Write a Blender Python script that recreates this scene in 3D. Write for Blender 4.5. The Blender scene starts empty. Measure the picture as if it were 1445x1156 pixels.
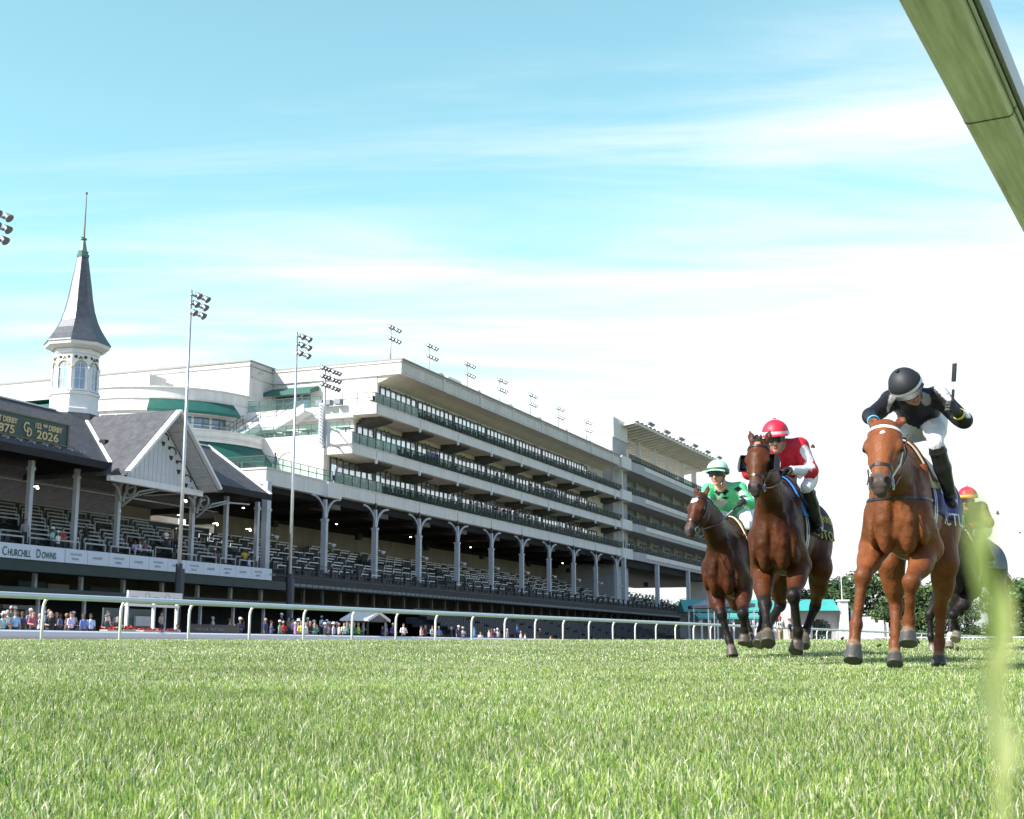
import bpy, bmesh, math, random
import numpy as np
from mathutils import Vector, Matrix
from mathutils.bvhtree import BVHTree
from math import sin, cos, pi, radians, sqrt, atan2

R = random.Random(7)
NP = np.random.default_rng(11)
SC = bpy.context.scene
COL = SC.collection

# ------------------------------------------------------------------ camera, sky, sun, exposure
CAMZ = 0.165
PITCH = radians(10.294)
cd = bpy.data.cameras.new('camera'); cam = bpy.data.objects.new('camera', cd); COL.objects.link(cam)
cam.location = (0, 0, CAMZ); cam.rotation_euler = (pi/2 + PITCH, 0, 0)
cd.sensor_width = 36; cd.lens = 1850/1445*36; cd.clip_start = .02; cd.clip_end = 9000
cd.dof.use_dof = True; cd.dof.focus_distance = 6.5; cd.dof.aperture_fstop = 30
SC.camera = cam
SUN_AZ = (-.86, -.51)          # towards the sun, on the ground plane
SUN_EL = radians(38)
world = bpy.data.worlds.new('World'); SC.world = world; world.use_nodes = True
def sky_world():
    nt = world.node_tree; nt.nodes.clear(); N = nt.nodes.new; L = nt.links.new
    out = N('ShaderNodeOutputWorld'); bg = N('ShaderNodeBackground'); bg.inputs[1].default_value = .12
    sk = N('ShaderNodeTexSky'); sk.sky_type = 'NISHITA'; sk.sun_disc = False
    sk.sun_elevation = SUN_EL; sk.sun_rotation = atan2(SUN_AZ[0], SUN_AZ[1]); sk.air_density = 1.0; sk.dust_density = .6; sk.ozone_density = 1.0
    tint = N('ShaderNodeMix'); tint.data_type = 'RGBA'; tint.blend_type = 'MULTIPLY'; tint.inputs[0].default_value = 1
    tint.inputs[7].default_value = SKYTINT
    L(sk.outputs[0], tint.inputs[6])
    tc = N('ShaderNodeTexCoord'); sp = N('ShaderNodeSeparateXYZ'); L(tc.outputs['Generated'], sp.inputs[0])
    def mth(op, a, b=None):
        m = N('ShaderNodeMath'); m.operation = op
        for i, q in enumerate((a, b)):
            if q is None: continue
            if isinstance(q, (int, float)): m.inputs[i].default_value = q
            else: L(q, m.inputs[i])
        return m.outputs[0]
    zz = mth('MAXIMUM', sp.outputs[2], 0.0); za = mth('ADD', zz, .09)
    cb = N('ShaderNodeCombineXYZ'); L(mth('DIVIDE', sp.outputs[0], za), cb.inputs[0]); L(mth('DIVIDE', sp.outputs[1], za), cb.inputs[1])
    mp = N('ShaderNodeMapping'); mp.inputs['Rotation'].default_value = (0, 0, radians(-12)); mp.inputs['Scale'].default_value = (.40, 1.9, 1); mp.inputs['Location'].default_value = (3.1, 1.7, 0)
    L(cb.outputs[0], mp.inputs[0])
    n1 = N('ShaderNodeTexNoise'); n1.inputs['Scale'].default_value = 1.35; n1.inputs['Detail'].default_value = 10; n1.inputs['Roughness'].default_value = .55; n1.inputs['Distortion'].default_value = .9
    L(mp.outputs[0], n1.inputs[0])
    n2 = N('ShaderNodeTexNoise'); n2.inputs['Scale'].default_value = .35; n2.inputs['Detail'].default_value = 4
    L(mp.outputs[0], n2.inputs[0])
    # the part of the sky ahead carries bright thin cirrus, thickest low down and to the right
    ss = lambda q, a, b: sstepn(q, a, b)
    def sstepn(q, a, b):
        r = N('ShaderNodeMapRange'); r.interpolation_type = 'SMOOTHSTEP'; r.inputs[1].default_value = a; r.inputs[2].default_value = b; L(q, r.inputs[0]); return r.outputs[0]
    ahead = mth('MULTIPLY', ss(sp.outputs[1], .30, .80), mth('SUBTRACT', 1.0, ss(sp.outputs[2], .50, .80)))
    L(ahead, tint.inputs[0])
    hz = mth('MAXIMUM', mth('SUBTRACT', 1.0, mth('MULTIPLY', zz, 2.2)), 0.0)
    sx = mth('MULTIPLY', sp.outputs[0], .42)
    dens = mth('ADD', mth('ADD', mth('MULTIPLY', n1.outputs[0], 1.7), mth('MULTIPLY', n2.outputs[0], 1.1)), mth('ADD', mth('MULTIPLY', mth('MULTIPLY', hz, hz), .86), sx))
    dens = mth('SUBTRACT', dens, mth('MULTIPLY', mth('SUBTRACT', 1.0, ahead), .9))
    mr = N('ShaderNodeMapRange'); mr.interpolation_type = 'SMOOTHSTEP'; mr.inputs[1].default_value = 1.26; mr.inputs[2].default_value = 1.98; L(dens, mr.inputs[0])
    mx = N('ShaderNodeMix'); mx.data_type = 'RGBA'; mx.inputs[7].default_value = CLOUD
    L(mr.outputs[0], mx.inputs[0]); L(tint.outputs[2], mx.inputs[6])
    L(mx.outputs[2], bg.inputs[0]); L(bg.outputs[0], out.inputs[0])
SKYTINT = (1.22, 1.56, 1.17, 1); CLOUD = (5.0, 5.2, 5.25, 1)
sky_world()
sd = bpy.data.lights.new('sun', 'SUN'); sun = bpy.data.objects.new('sun', sd); COL.objects.link(sun)
sd.energy = 4.6; sd.angle = radians(.53); sd.color = (1, .955, .89)
_k = cos(SUN_EL)/math.hypot(*SUN_AZ)
SUNV = Vector((SUN_AZ[0]*_k, SUN_AZ[1]*_k, sin(SUN_EL)))
sun.rotation_euler = SUNV.to_track_quat('Z', 'Y').to_euler(); sun.location = (-60, -30, 60)
SC.view_settings.view_transform = 'Standard'; SC.view_settings.look = 'None'; SC.view_settings.exposure = .95; SC.view_settings.gamma = 1
SC.cycles.max_bounces = 6; SC.cycles.transparent_max_bounces = 12
try:
    SC.cycles.use_denoising = True; SC.cycles.denoiser = 'OPENIMAGEDENOISE'; SC.cycles.denoising_prefilter = 'ACCURATE'
except Exception: pass

# ------------------------------------------------------------------ materials
MATS = {}
def mat(name, col, rough=.6, var=.12, scale=3., bump=0., metal=0., col2=None, stretch=(1, 1, 1), spec=.5, coat=0., attr=None, bscale=None, trans=0., sheen=0., streak=0.):
    if name in MATS: return MATS[name]
    m = bpy.data.materials.new(name); m.use_nodes = True; nt = m.node_tree; N = nt.nodes.new; L = nt.links.new
    b = nt.nodes['Principled BSDF']; b.inputs['Roughness'].default_value = rough; b.inputs['Metallic'].default_value = metal
    b.inputs['Specular IOR Level'].default_value = spec; b.inputs['Coat Weight'].default_value = coat
    if sheen: b.inputs['Sheen Weight'].default_value = sheen
    tc = N('ShaderNodeTexCoord'); mp = N('ShaderNodeMapping'); mp.inputs['Scale'].default_value = stretch; L(tc.outputs['Object'], mp.inputs[0])
    nz = N('ShaderNodeTexNoise'); nz.inputs['Scale'].default_value = scale; nz.inputs['Detail'].default_value = 6; nz.inputs['Roughness'].default_value = .62; L(mp.outputs[0], nz.inputs[0])
    c1 = tuple(c*(1-var) for c in col); c2 = tuple(min(1, c*(1+var)) for c in col) if col2 is None else col2
    if attr:
        at = N('ShaderNodeAttribute'); at.attribute_name = attr
        mr = N('ShaderNodeMapRange'); mr.inputs[1].default_value = .3; mr.inputs[2].default_value = .7; mr.inputs[3].default_value = 1-var; mr.inputs[4].default_value = 1+var; L(nz.outputs[0], mr.inputs[0])
        mx = N('ShaderNodeMix'); mx.data_type = 'RGBA'; mx.blend_type = 'MULTIPLY'; mx.inputs[0].default_value = 1
        L(at.outputs[0], mx.inputs[6]); L(mr.outputs[0], mx.inputs[7]); L(mx.outputs[2], b.inputs['Base Color'])
    else:
        rp = N('ShaderNodeValToRGB'); rp.color_ramp.elements[0].position = .32; rp.color_ramp.elements[1].position = .68
        rp.color_ramp.elements[0].color = (*c1, 1); rp.color_ramp.elements[1].color = (*c2, 1); L(nz.outputs[0], rp.inputs[0]); L(rp.outputs[0], b.inputs['Base Color'])
    if bump:
        n2 = N('ShaderNodeTexNoise'); n2.inputs['Scale'].default_value = bscale or scale*6; n2.inputs['Detail'].default_value = 4; L(mp.outputs[0], n2.inputs[0])
        bp = N('ShaderNodeBump'); bp.inputs['Strength'].default_value = bump; bp.inputs['Distance'].default_value = .02; L(n2.outputs[0], bp.inputs['Height']); L(bp.outputs[0], b.inputs['Normal'])
    if trans:
        b.inputs['Transmission Weight'].default_value = trans
    if streak:      # rain streaks and weathering running down the surface
        src = b.inputs['Base Color'].links[0].from_socket; mp2 = N('ShaderNodeMapping'); mp2.inputs['Scale'].default_value = (1.6, 1.6, .12); L(tc.outputs['Object'], mp2.inputs[0])
        n3 = N('ShaderNodeTexNoise'); n3.inputs['Scale'].default_value = 1.; n3.inputs['Detail'].default_value = 8; n3.inputs['Roughness'].default_value = .7; L(mp2.outputs[0], n3.inputs[0])
        r3 = N('ShaderNodeMapRange'); r3.inputs[1].default_value = .35; r3.inputs[2].default_value = .62; r3.inputs[3].default_value = 1-streak; r3.inputs[4].default_value = 1.; L(n3.outputs[0], r3.inputs[0])
        x3 = N('ShaderNodeMix'); x3.data_type = 'RGBA'; x3.blend_type = 'MULTIPLY'; x3.inputs[0].default_value = 1; L(src, x3.inputs[6]); L(r3.outputs[0], x3.inputs[7]); L(x3.outputs[2], b.inputs['Base Color'])
    m.diffuse_color = (*col, 1)
    MATS[name] = m
    return m
def clear_glass(name, col, clear, rough=.06, spec=.8):
    m = mat(name, col, rough, .1, 1., spec=spec); nt = m.node_tree; N = nt.nodes.new
    t = N('ShaderNodeBsdfTransparent'); t.inputs[0].default_value = (.82, .95, .9, 1); x = N('ShaderNodeMixShader'); x.inputs[0].default_value = clear
    nt.links.new(nt.nodes['Principled BSDF'].outputs[0], x.inputs[1]); nt.links.new(t.outputs[0], x.inputs[2]); nt.links.new(x.outputs[0], nt.nodes['Material Output'].inputs[0]); return m
def emit(name, col, s):
    if name in MATS: return MATS[name]
    m = bpy.data.materials.new(name); m.use_nodes = True; b = m.node_tree.nodes['Principled BSDF']
    b.inputs['Base Color'].default_value = (*col, 1); b.inputs['Emission Color'].default_value = (*col, 1); b.inputs['Emission Strength'].default_value = s
    MATS[name] = m; return m

# ------------------------------------------------------------------ mesh helpers
class MB:
    def __init__(s): s.v = []; s.f = []; s.m = []
    def add(s, vs, fs, mi=0):
        o = len(s.v); s.v += [tuple(q) for q in vs]; s.f += [tuple(i+o for i in f) for f in fs]; s.m += [mi]*len(fs); return s
    def box(s, x0, x1, y0, y1, z0, z1, mi=0):
        return s.add([(x0,y0,z0),(x1,y0,z0),(x1,y1,z0),(x0,y1,z0),(x0,y0,z1),(x1,y0,z1),(x1,y1,z1),(x0,y1,z1)],
                     [(0,3,2,1),(4,5,6,7),(0,1,5,4),(1,2,6,5),(2,3,7,6),(3,0,4,7)], mi)
    def obox(s, c, ax, hx, hy, hz, mi=0):
        A = [Vector(a).normalized() for a in ax]; c = Vector(c); P = []
        for k in range(8):
            P.append(c + A[0]*(hx if k & 1 else -hx) + A[1]*(hy if k & 2 else -hy) + A[2]*(hz if k & 4 else -hz))
        return s.add(P, [(0,2,3,1),(4,5,7,6),(0,1,5,4),(2,6,7,3),(0,4,6,2),(1,3,7,5)], mi)
    def beam(s, p, q, w, h, mi=0, up=(0,0,1)):
        p = Vector(p); q = Vector(q); d = q-p; a = d.normalized(); y = Vector(up).cross(a)
        if y.length < 1e-4: y = Vector((0,1,0)).cross(a)
        y.normalize(); z = a.cross(y)
        return s.obox((p+q)/2, (a, y, z), d.length/2, w/2, h/2, mi)
    def tube(s, pts, r, n=8, mi=0, caps=True):
        pts = [Vector(p) for p in pts]; k = len(pts); rs = r if hasattr(r, '__len__') else [r]*k
        o = len(s.v); ref = Vector((0,0,1))
        prev = None
        for i, p in enumerate(pts):
            t = (pts[min(i+1, k-1)]-pts[max(i-1, 0)]).normalized()
            if prev is None:
                u = ref.cross(t)
                if u.length < .05: u = Vector((1,0,0)).cross(t)
            else: u = prev - t*prev.dot(t)
            u.normalize(); prev = u; w = t.cross(u)
            for j in range(n):
                a = 2*pi*j/n; q = p+(u*cos(a)+w*sin(a))*rs[i]; s.v.append(tuple(q))
        for i in range(k-1):
            for j in range(n):
                s.f.append((o+i*n+j, o+i*n+(j+1) % n, o+(i+1)*n+(j+1) % n, o+(i+1)*n+j)); s.m.append(mi)
        if caps:
            s.f.append(tuple(o+j for j in range(n))[::-1]); s.f.append(tuple(o+(k-1)*n+j for j in range(n))); s.m += [mi, mi]
        return s
    def lathe(s, prof, n=24, c=(0,0,0), mi=0, axis=None, caps=True, rot0=0.):
        o = len(s.v); c = Vector(c)
        A = Vector(axis).normalized() if axis else Vector((0,0,1))
        U = A.cross(Vector((0,1,0)) if abs(A.y) < .9 else Vector((1,0,0))).normalized() if axis else Vector((1,0,0)); W = A.cross(U)
        for r, z in prof:
            for j in range(n):
                a = rot0+2*pi*j/n; s.v.append(tuple(c+U*(r*cos(a))+W*(r*sin(a))+A*z))
        for i in range(len(prof)-1):
            for j in range(n):
                s.f.append((o+i*n+j, o+i*n+(j+1) % n, o+(i+1)*n+(j+1) % n, o+(i+1)*n+j)); s.m.append(mi)
        if caps:
            s.f.append(tuple(o+j for j in range(n))[::-1]); s.f.append(tuple(o+(len(prof)-1)*n+j for j in range(n))); s.m += [mi, mi]
        return s
    def prism(s, poly, a, b, axis=1, mi=0):
        # poly: list of 2D points in the two other axes, extruded from a to b along axis
        n = len(poly)
        def P(p, t):
            q = list(p); q.insert(axis, t); return tuple(q)
        return s.add([P(p, a) for p in poly]+[P(p, b) for p in poly], [tuple(range(n)), tuple(range(2*n-1, n-1, -1))]+[(i, i+n, (i+1) % n+n, (i+1) % n) for i in range(n)], mi)
    def quad(s, a, b, c, d, mi=0): return s.add([a, b, c, d], [(0,1,2,3)], mi)
    def build(s, name, mats, parent=None, off=(0,0,0), smooth=False, recalc=True):
        me = bpy.data.meshes.new(name)
        ox, oy, oz = off
        me.from_pydata([(x-ox, y-oy, z-oz) for x, y, z in s.v], [], s.f)
        ms = mats if isinstance(mats, (list, tuple)) else [mats]
        for m in ms: me.materials.append(m)
        if len(ms) > 1: me.polygons.foreach_set('material_index', s.m)
        if recalc:
            bm = bmesh.new(); bm.from_mesh(me); bmesh.ops.recalc_face_normals(bm, faces=bm.faces); bm.to_mesh(me); bm.free()
        if smooth: me.polygons.foreach_set('use_smooth', [True]*len(me.polygons))
        o = bpy.data.objects.new(name, me); COL.objects.link(o)
        if parent: o.parent = parent
        return o
def tag(o, label, cat, group=None):
    o['label'] = label; o['category'] = cat
    if group: o['group'] = group
    return o
def empty(name, label, cat, loc=(0,0,0), rz=0, group=None):
    o = bpy.data.objects.new(name, None); COL.objects.link(o); o.location = loc; o.rotation_euler = (0,0,rz); o.empty_display_size = .3
    if label: tag(o, label, cat, group)
    return o
def struct(o, kind='structure'): o['kind'] = kind; return o
def dup(root, loc=None, rz=None, label=None, group=None):
    r = root.copy(); COL.objects.link(r)
    if loc is not None: r.location = loc
    if rz is not None: r.rotation_euler = (0,0,rz)
    if label: r['label'] = label
    if group: r['group'] = group
    for ch in list(root.children):
        c = ch.copy(); COL.objects.link(c); c.parent = r
        for g in list(ch.children):
            d = g.copy(); COL.objects.link(d); d.parent = c
    return r
# frame of the stands: u runs along them away from the camera, s is the distance square off the track
def axes(deg):
    a = radians(deg); return Vector((sin(a), cos(a), 0)), Vector((-cos(a), sin(a), 0)), pi/2-a
SD, SN, SRZ = axes(22.074)
RD, RN, RRZ = axes(28.89)
def SW(u, s, z=0): return SD*u+SN*s+Vector((0,0,z))
def RW(u, s, z=0): return RD*u+RN*s+Vector((0,0,z))
class Thing:
    """a thing in the frame of the stands: parts are given in (u, s, z)"""
    def __init__(t, name, label, cat, u, s, z, group=None, frame=0):
        t.o = (u, s, z); t.e = empty(name, label, cat, (SW if frame == 0 else RW)(u, s, z), SRZ if frame == 0 else RRZ, group)
    def part(t, name, mb, mats, parent=None, smooth=False):
        return mb.build(name, mats, parent or t.e, t.o, smooth)
FPX = 1850.; CX = 722.5; CY = 578.
def sstep(t): t = min(1, max(0, t)); return t*t*(3-2*t)
def ground_z(x, y):
    d = math.hypot(x, y); w = -(x*RN.x+y*RN.y)
    return .31*sstep((d-8)/20)
def ground_np(x, y):
    t = np.clip((np.hypot(x, y)-8)/20, 0, 1); return .31*t*t*(3-2*t)
def textmesh(txt, size, extrude=.003, align='LEFT', bold=.0):
    c = bpy.data.curves.new('lettering', 'FONT'); c.body = txt; c.size = size; c.extrude = extrude; c.align_x = align; c.resolution_u = 3; c.offset = bold
    o = bpy.data.objects.new('lettering', c); COL.objects.link(o)
    dg = bpy.context.evaluated_depsgraph_get(); me = bpy.data.meshes.new_from_object(o.evaluated_get(dg))
    V = [tuple(v.co) for v in me.vertices]; F = [tuple(p.vertices) for p in me.polygons]
    bpy.data.objects.remove(o); bpy.data.curves.remove(c); bpy.data.meshes.remove(me)
    return V, F
# ------------------------------------------------------------------ colours of the place
cream = mat('cream_stucco', (.67,.645,.61), .85, .07, .6, .15, bscale=30, streak=.16)
creamw = mat('pale_concrete', (.74,.725,.70), .8, .06, .5, .1, bscale=25, streak=.13)
white = mat('white_paint', (.78,.78,.78), .45, .05, 2.)
whiteg = mat('weathered_white_paint', (.56,.57,.58), .55, .1, 3.)
slate = mat('roof_shingle', (.082,.086,.094), .75, .30, 2.5, .6, bscale=12, streak=.3)
slate_s = mat('spire_slate', (.07,.078,.092), .36, .25, 3., .35, bscale=16)
copper = mat('green_copper', (.10,.19,.165), .5, .2, 4.)
gold = mat('gold_trim', (.42,.33,.12), .4, .15, 6.)
dgreen = mat('dark_green_paint', (.008,.032,.028), .5, .2, 1.5)
dgreen2 = mat('grey_green_wall', (.05,.085,.085), .7, .15, 1.)
awn = mat('green_awning', (.014,.105,.082), .6, .12, 1.2)
teal = mat('teal_metal_roof', (.06,.36,.33), .45, .1, 1.)
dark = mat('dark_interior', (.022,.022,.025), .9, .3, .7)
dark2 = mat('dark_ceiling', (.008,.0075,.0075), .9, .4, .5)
beige = mat('beige_block_wall', (.36,.32,.25), .85, .08, .8)
steel = mat('grey_steel', (.42,.44,.47), .4, .08, 3., metal=.3)
galv = mat('galvanised_steel', (.5,.52,.54), .35, .1, 4., metal=.75)
lampm = mat('lamp_housing', (.20,.215,.24), .4, .1, 5., metal=.4)
lens = mat('lamp_glass', (.16,.17,.19), .12, .05, 5.)
seat_g = mat('seat_dark_green', (.010,.019,.019), .55, .3, 2.)
seat_b = mat('seat_slate_blue', (.024,.032,.045), .55, .25, 2.)
glassd = mat('window_glass', (.17,.22,.27), .06, .25, .4, spec=.9, metal=.55)
glassw = mat('suite_glass', (.62,.66,.70), .08, .12, .5, spec=.8, metal=.72)
gglass = clear_glass('green_glass', (.02,.13,.10), .35)
mull = mat('dark_mullion', (.03,.033,.036), .5, .1, 3.)
concrete = mat('concrete', (.34,.33,.32), .85, .1, .8)
lit = emit('lit_lamp', (1, .93, .8), 6.)
greyink = mat('grey_lettering', (.30,.32,.36), .6, .05)
greenink = mat('green_lettering', (.03,.09,.085), .6, .05)
goldink = mat('gold_lettering', (.62,.48,.24), .5, .05)

# ------------------------------------------------------------------ ground
def make_ground():
    rs = np.concatenate([np.arange(0.0, 12, .25), np.arange(12, 60, 1.), np.geomspace(60, 6000, 40)])
    na = 240; V = [(0, 0, 0.)]; F = []
    A = np.linspace(0, 2*pi, na, endpoint=False)
    for r in rs[1:]:
        x = r*np.cos(A); y = r*np.sin(A); z = ground_np(x, y)
        w = -(x*RN.x+y*RN.y)       # + towards the infield
        out = np.clip((-w-25.2)/2.5, 0, 1); z = z*(1-out)+.08*out     # the dirt track lies lower than the turf
        V += list(zip(x, y, z))
    for j in range(na): F.append((0, 1+j, 1+(j+1) % na))
    for i in range(len(rs)-2):
        a = 1+i*na; b = a+na
        for j in range(na): F.append((a+j, b+j, b+(j+1) % na, a+(j+1) % na))
    m = MB(); m.v = [tuple(map(float, v)) for v in V]; m.f = F; m.m = [0]*len(F)
    g = bpy.data.materials.new('turf'); g.use_nodes = True; nt = g.node_tree; N = nt.nodes.new; L = nt.links.new
    b = nt.nodes['Principled BSDF']; b.inputs['Roughness'].default_value = .95; b.inputs['Specular IOR Level'].default_value = .15
    tc = N('ShaderNodeTexCoord'); n = N('ShaderNodeTexNoise'); n.inputs['Scale'].default_value = .35; n.inputs['Detail'].default_value = 10; n.inputs['Roughness'].default_value = .75; L(tc.outputs['Object'], n.inputs[0])
    r = N('ShaderNodeValToRGB'); r.color_ramp.elements[0].position = .35; r.color_ramp.elements[1].position = .68
    r.color_ramp.elements[0].color = (.08,.115,.035,1); r.color_ramp.elements[1].color = (.20,.25,.10,1); L(n.outputs[0], r.inputs[0])
    L(r.outputs[0], b.inputs['Base Color'])
    o = m.build('ground', g, smooth=True); struct(o)
    # dirt track and concrete apron, sheets a little above the ground
    d = MB(); P = lambda u, s, z: tuple(RW(u, s, z))
    d.quad(P(-60, 28, .09), P(400, 28, .09), P(400, 62, .09), P(-60, 62, .09))
    struct(d.build('dirt_track', mat('dirt', (.24,.17,.11), .95, .2, 1.5, .4)))
    d = MB(); d.quad(tuple(SW(0, 45, .1)), tuple(SW(330, 45, .1)), tuple(SW(330, 100, .1)), tuple(SW(0, 100, .1)))
    struct(d.build('apron_pavement', concrete))
make_ground()

# ------------------------------------------------------------------ grass
def make_grass():
    zones = [(.5, 1.6, 52000, .0115, .0011, 1.0), (1.6, 3.2, 36000, .0110, .0012, 1.0), (3.2, 6.5, 14000, .0115, .0017, .72), (6.5, 12, 4200, .013, .0028, .66), (12, 30, 700, .016, .0058, .62)]
    VV = []; CC = []; tot = 0
    for r0, r1, dens, h, w, half in zones:
        half = radians(52) if r1 < 7 else radians(36)
        n = int(half*(r1*r1-r0*r0)*dens)
        r = np.sqrt(NP.uniform(r0*r0, r1*r1, n)); a = NP.uniform(-half, half, n)
        x = r*np.sin(a); y = r*np.cos(a)
        keep = (-(x*RN.x+y*RN.y)) > -24.6
        x = x[keep]; y = y[keep]; r = r[keep]; n = len(x)
        z = ground_np(x, y)-.003
        # tufts: low frequency variation of height, colour
        def nz(s, ph):
            return (np.sin(x*s+ph)+np.sin(y*s*1.3+2*ph)+np.sin((x+y)*s*.7+3*ph)+np.sin((x-y)*s*1.9+ph*.7))/4
        lo = nz(9, .4)*.5+nz(23, 1.7)*.5
        hh = h*(NP.lognormal(0, .42, n))*(1+.25*lo); hh = np.clip(hh, .005, .045)
        ww = w*NP.uniform(.6, 1.35, n)
        th = NP.uniform(0, 2*pi, n); ln = hh*np.abs(NP.normal(.0, .50, n)); la = NP.uniform(0, 2*pi, n)
        dx = np.cos(th)*ww/2; dy = np.sin(th)*ww/2; lx = np.cos(la)*ln; ly = np.sin(la)*ln
        P = np.empty((n, 5, 3), np.float32)
        P[:,0] = np.stack([x-dx, y-dy, z], 1); P[:,1] = np.stack([x+dx, y+dy, z], 1)
        P[:,2] = np.stack([x-dx*.85+lx*.35, y-dy*.85+ly*.35, z+hh*.62], 1); P[:,3] = np.stack([x+dx*.85+lx*.35, y+dy*.85+ly*.35, z+hh*.62], 1)
        P[:,4] = np.stack([x+lx, y+ly, z+hh], 1)
        VV.append(P.reshape(-1, 3))
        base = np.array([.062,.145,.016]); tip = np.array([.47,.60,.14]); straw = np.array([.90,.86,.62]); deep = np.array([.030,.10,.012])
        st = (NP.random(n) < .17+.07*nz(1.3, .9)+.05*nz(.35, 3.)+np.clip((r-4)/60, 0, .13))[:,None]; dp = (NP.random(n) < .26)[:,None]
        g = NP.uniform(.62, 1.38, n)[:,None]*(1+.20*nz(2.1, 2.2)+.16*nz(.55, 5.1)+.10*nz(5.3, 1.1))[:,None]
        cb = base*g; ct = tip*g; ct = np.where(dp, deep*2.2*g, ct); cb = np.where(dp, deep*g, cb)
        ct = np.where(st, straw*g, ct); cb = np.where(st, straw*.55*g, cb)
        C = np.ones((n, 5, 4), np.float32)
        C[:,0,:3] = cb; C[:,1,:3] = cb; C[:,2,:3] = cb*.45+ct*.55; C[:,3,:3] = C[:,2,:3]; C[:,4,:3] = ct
        CC.append(C.reshape(-1, 4)); tot += n
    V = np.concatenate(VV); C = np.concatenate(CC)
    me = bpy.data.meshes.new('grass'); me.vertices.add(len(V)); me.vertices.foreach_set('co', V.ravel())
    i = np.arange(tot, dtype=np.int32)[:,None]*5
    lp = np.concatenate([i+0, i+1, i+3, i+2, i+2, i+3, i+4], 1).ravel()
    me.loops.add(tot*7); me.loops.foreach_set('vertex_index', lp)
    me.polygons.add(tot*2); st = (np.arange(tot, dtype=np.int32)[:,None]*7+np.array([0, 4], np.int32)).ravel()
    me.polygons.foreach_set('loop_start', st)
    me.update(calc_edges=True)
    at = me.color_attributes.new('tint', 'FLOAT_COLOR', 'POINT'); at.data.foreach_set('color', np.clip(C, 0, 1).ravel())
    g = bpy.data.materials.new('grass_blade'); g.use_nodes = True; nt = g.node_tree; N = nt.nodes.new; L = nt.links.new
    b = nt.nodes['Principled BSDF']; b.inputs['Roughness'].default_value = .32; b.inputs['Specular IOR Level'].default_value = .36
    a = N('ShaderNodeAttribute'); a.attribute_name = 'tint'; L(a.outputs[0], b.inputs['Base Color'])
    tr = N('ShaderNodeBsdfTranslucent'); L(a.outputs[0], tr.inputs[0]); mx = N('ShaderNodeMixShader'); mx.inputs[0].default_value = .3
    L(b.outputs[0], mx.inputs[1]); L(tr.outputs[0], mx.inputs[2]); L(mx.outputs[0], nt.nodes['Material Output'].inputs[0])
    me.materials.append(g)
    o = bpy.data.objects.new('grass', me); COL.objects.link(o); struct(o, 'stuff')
make_grass()

# ------------------------------------------------------------------ old timber grandstand (left)
def tiers(th, u0, u1, n, s0, z0, ds, dz, boxlen, rail, seat, gap=.5, aisle=None, label=None, skip=.1, plain=False):
    for i in range(n):
        s = s0+ds*i; z = z0+dz*i
        m = MB(); m.box(u0, u1, s, s+ds*(1.0 if i < n-1 else 1.2), z-.9, z, 1)
        u = u0+.3+(.27*boxlen*i % boxlen if plain else .55*boxlen if i % 2 else 0)
        k = 0
        while u < u1-boxlen:
            ua, ub = u, u+boxlen-gap
            if not aisle or (int((u-u0)/aisle) == int((ub-u0)/aisle)):
                if R.random() > skip:
                    h0 = .80+R.uniform(-.02, .02)
                    if plain:
                        m.box(ua, ub, s+.02, s+.07, z+h0-.075, z+h0, 2); m.box(ua, ua+.05, s+.02, s+.07, z+.45, z+h0, 2)
                    else:
                        m.box(ua, ub, s+.02, s+.07, z+h0-.09, z+h0, 2); m.box(ua, ua+.06, s+.01, s+.08, z, z+h0, 2); m.box(ub-.06, ub, s+.01, s+.08, z+.3, z+h0, 2)
                    c = ua+.2
                    while c < ub-.45:
                        m.box(c, c+.42, s+.45, s+.85, z+.40, z+.46, 0); m.box(c, c+.42, s+.84, s+.90, z+.42, z+.85, 0)
                        c += .56
            u += boxlen; k += 1
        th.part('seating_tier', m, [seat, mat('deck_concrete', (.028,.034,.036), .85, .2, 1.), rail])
def brackets(m, u, s, z0, z1, w, sp, mi=0):
    """curved braces each side of a column top"""
    for d in (-1, 1):
        P = [(u+d*(w/2+sp*(1-cos(t))), s, z0+(z1-z0)*sin(t)) for t in np.linspace(0, pi/2, 7)]
        m.tube(P, .10, 5, mi)
def lowfloors(th, u0, u1, bay, postm, white_posts, s=57.2):
    m = MB(); m.box(u0, u1, s-.7, s+.1, 3.25, 3.72); th.part('floor_band', m, dgreen)
    m = MB(); m.box(u0, u1, s+.1, 66, 3.3, 3.6); th.part('middle_floor', m, dark2)
    k = 0; u = u0+.5
    while u < u1:
        m = MB(); m.box(u-.11, u+.11, s+.3, s+.55, 3.6, 5.25); th.part('post', m, postm) if k < 60 else None
        if white_posts:
            m = MB(); m.box(u+.2, u+.36, s+.2, s+.4, .1, 3.25); th.part('post', m, whiteg)
        u += bay; k += 1
    m = MB(); m.box(u0, u1, 63.0, 63.3, .1, 3.3); m.box(u0, u1, 62.6, 62.9, 3.6, 5.6, 1)
    th.part('rear_wall', m, [dark, mat('dim_beige_wall', (.10,.095,.085), .85, .4, .35)])
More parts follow.
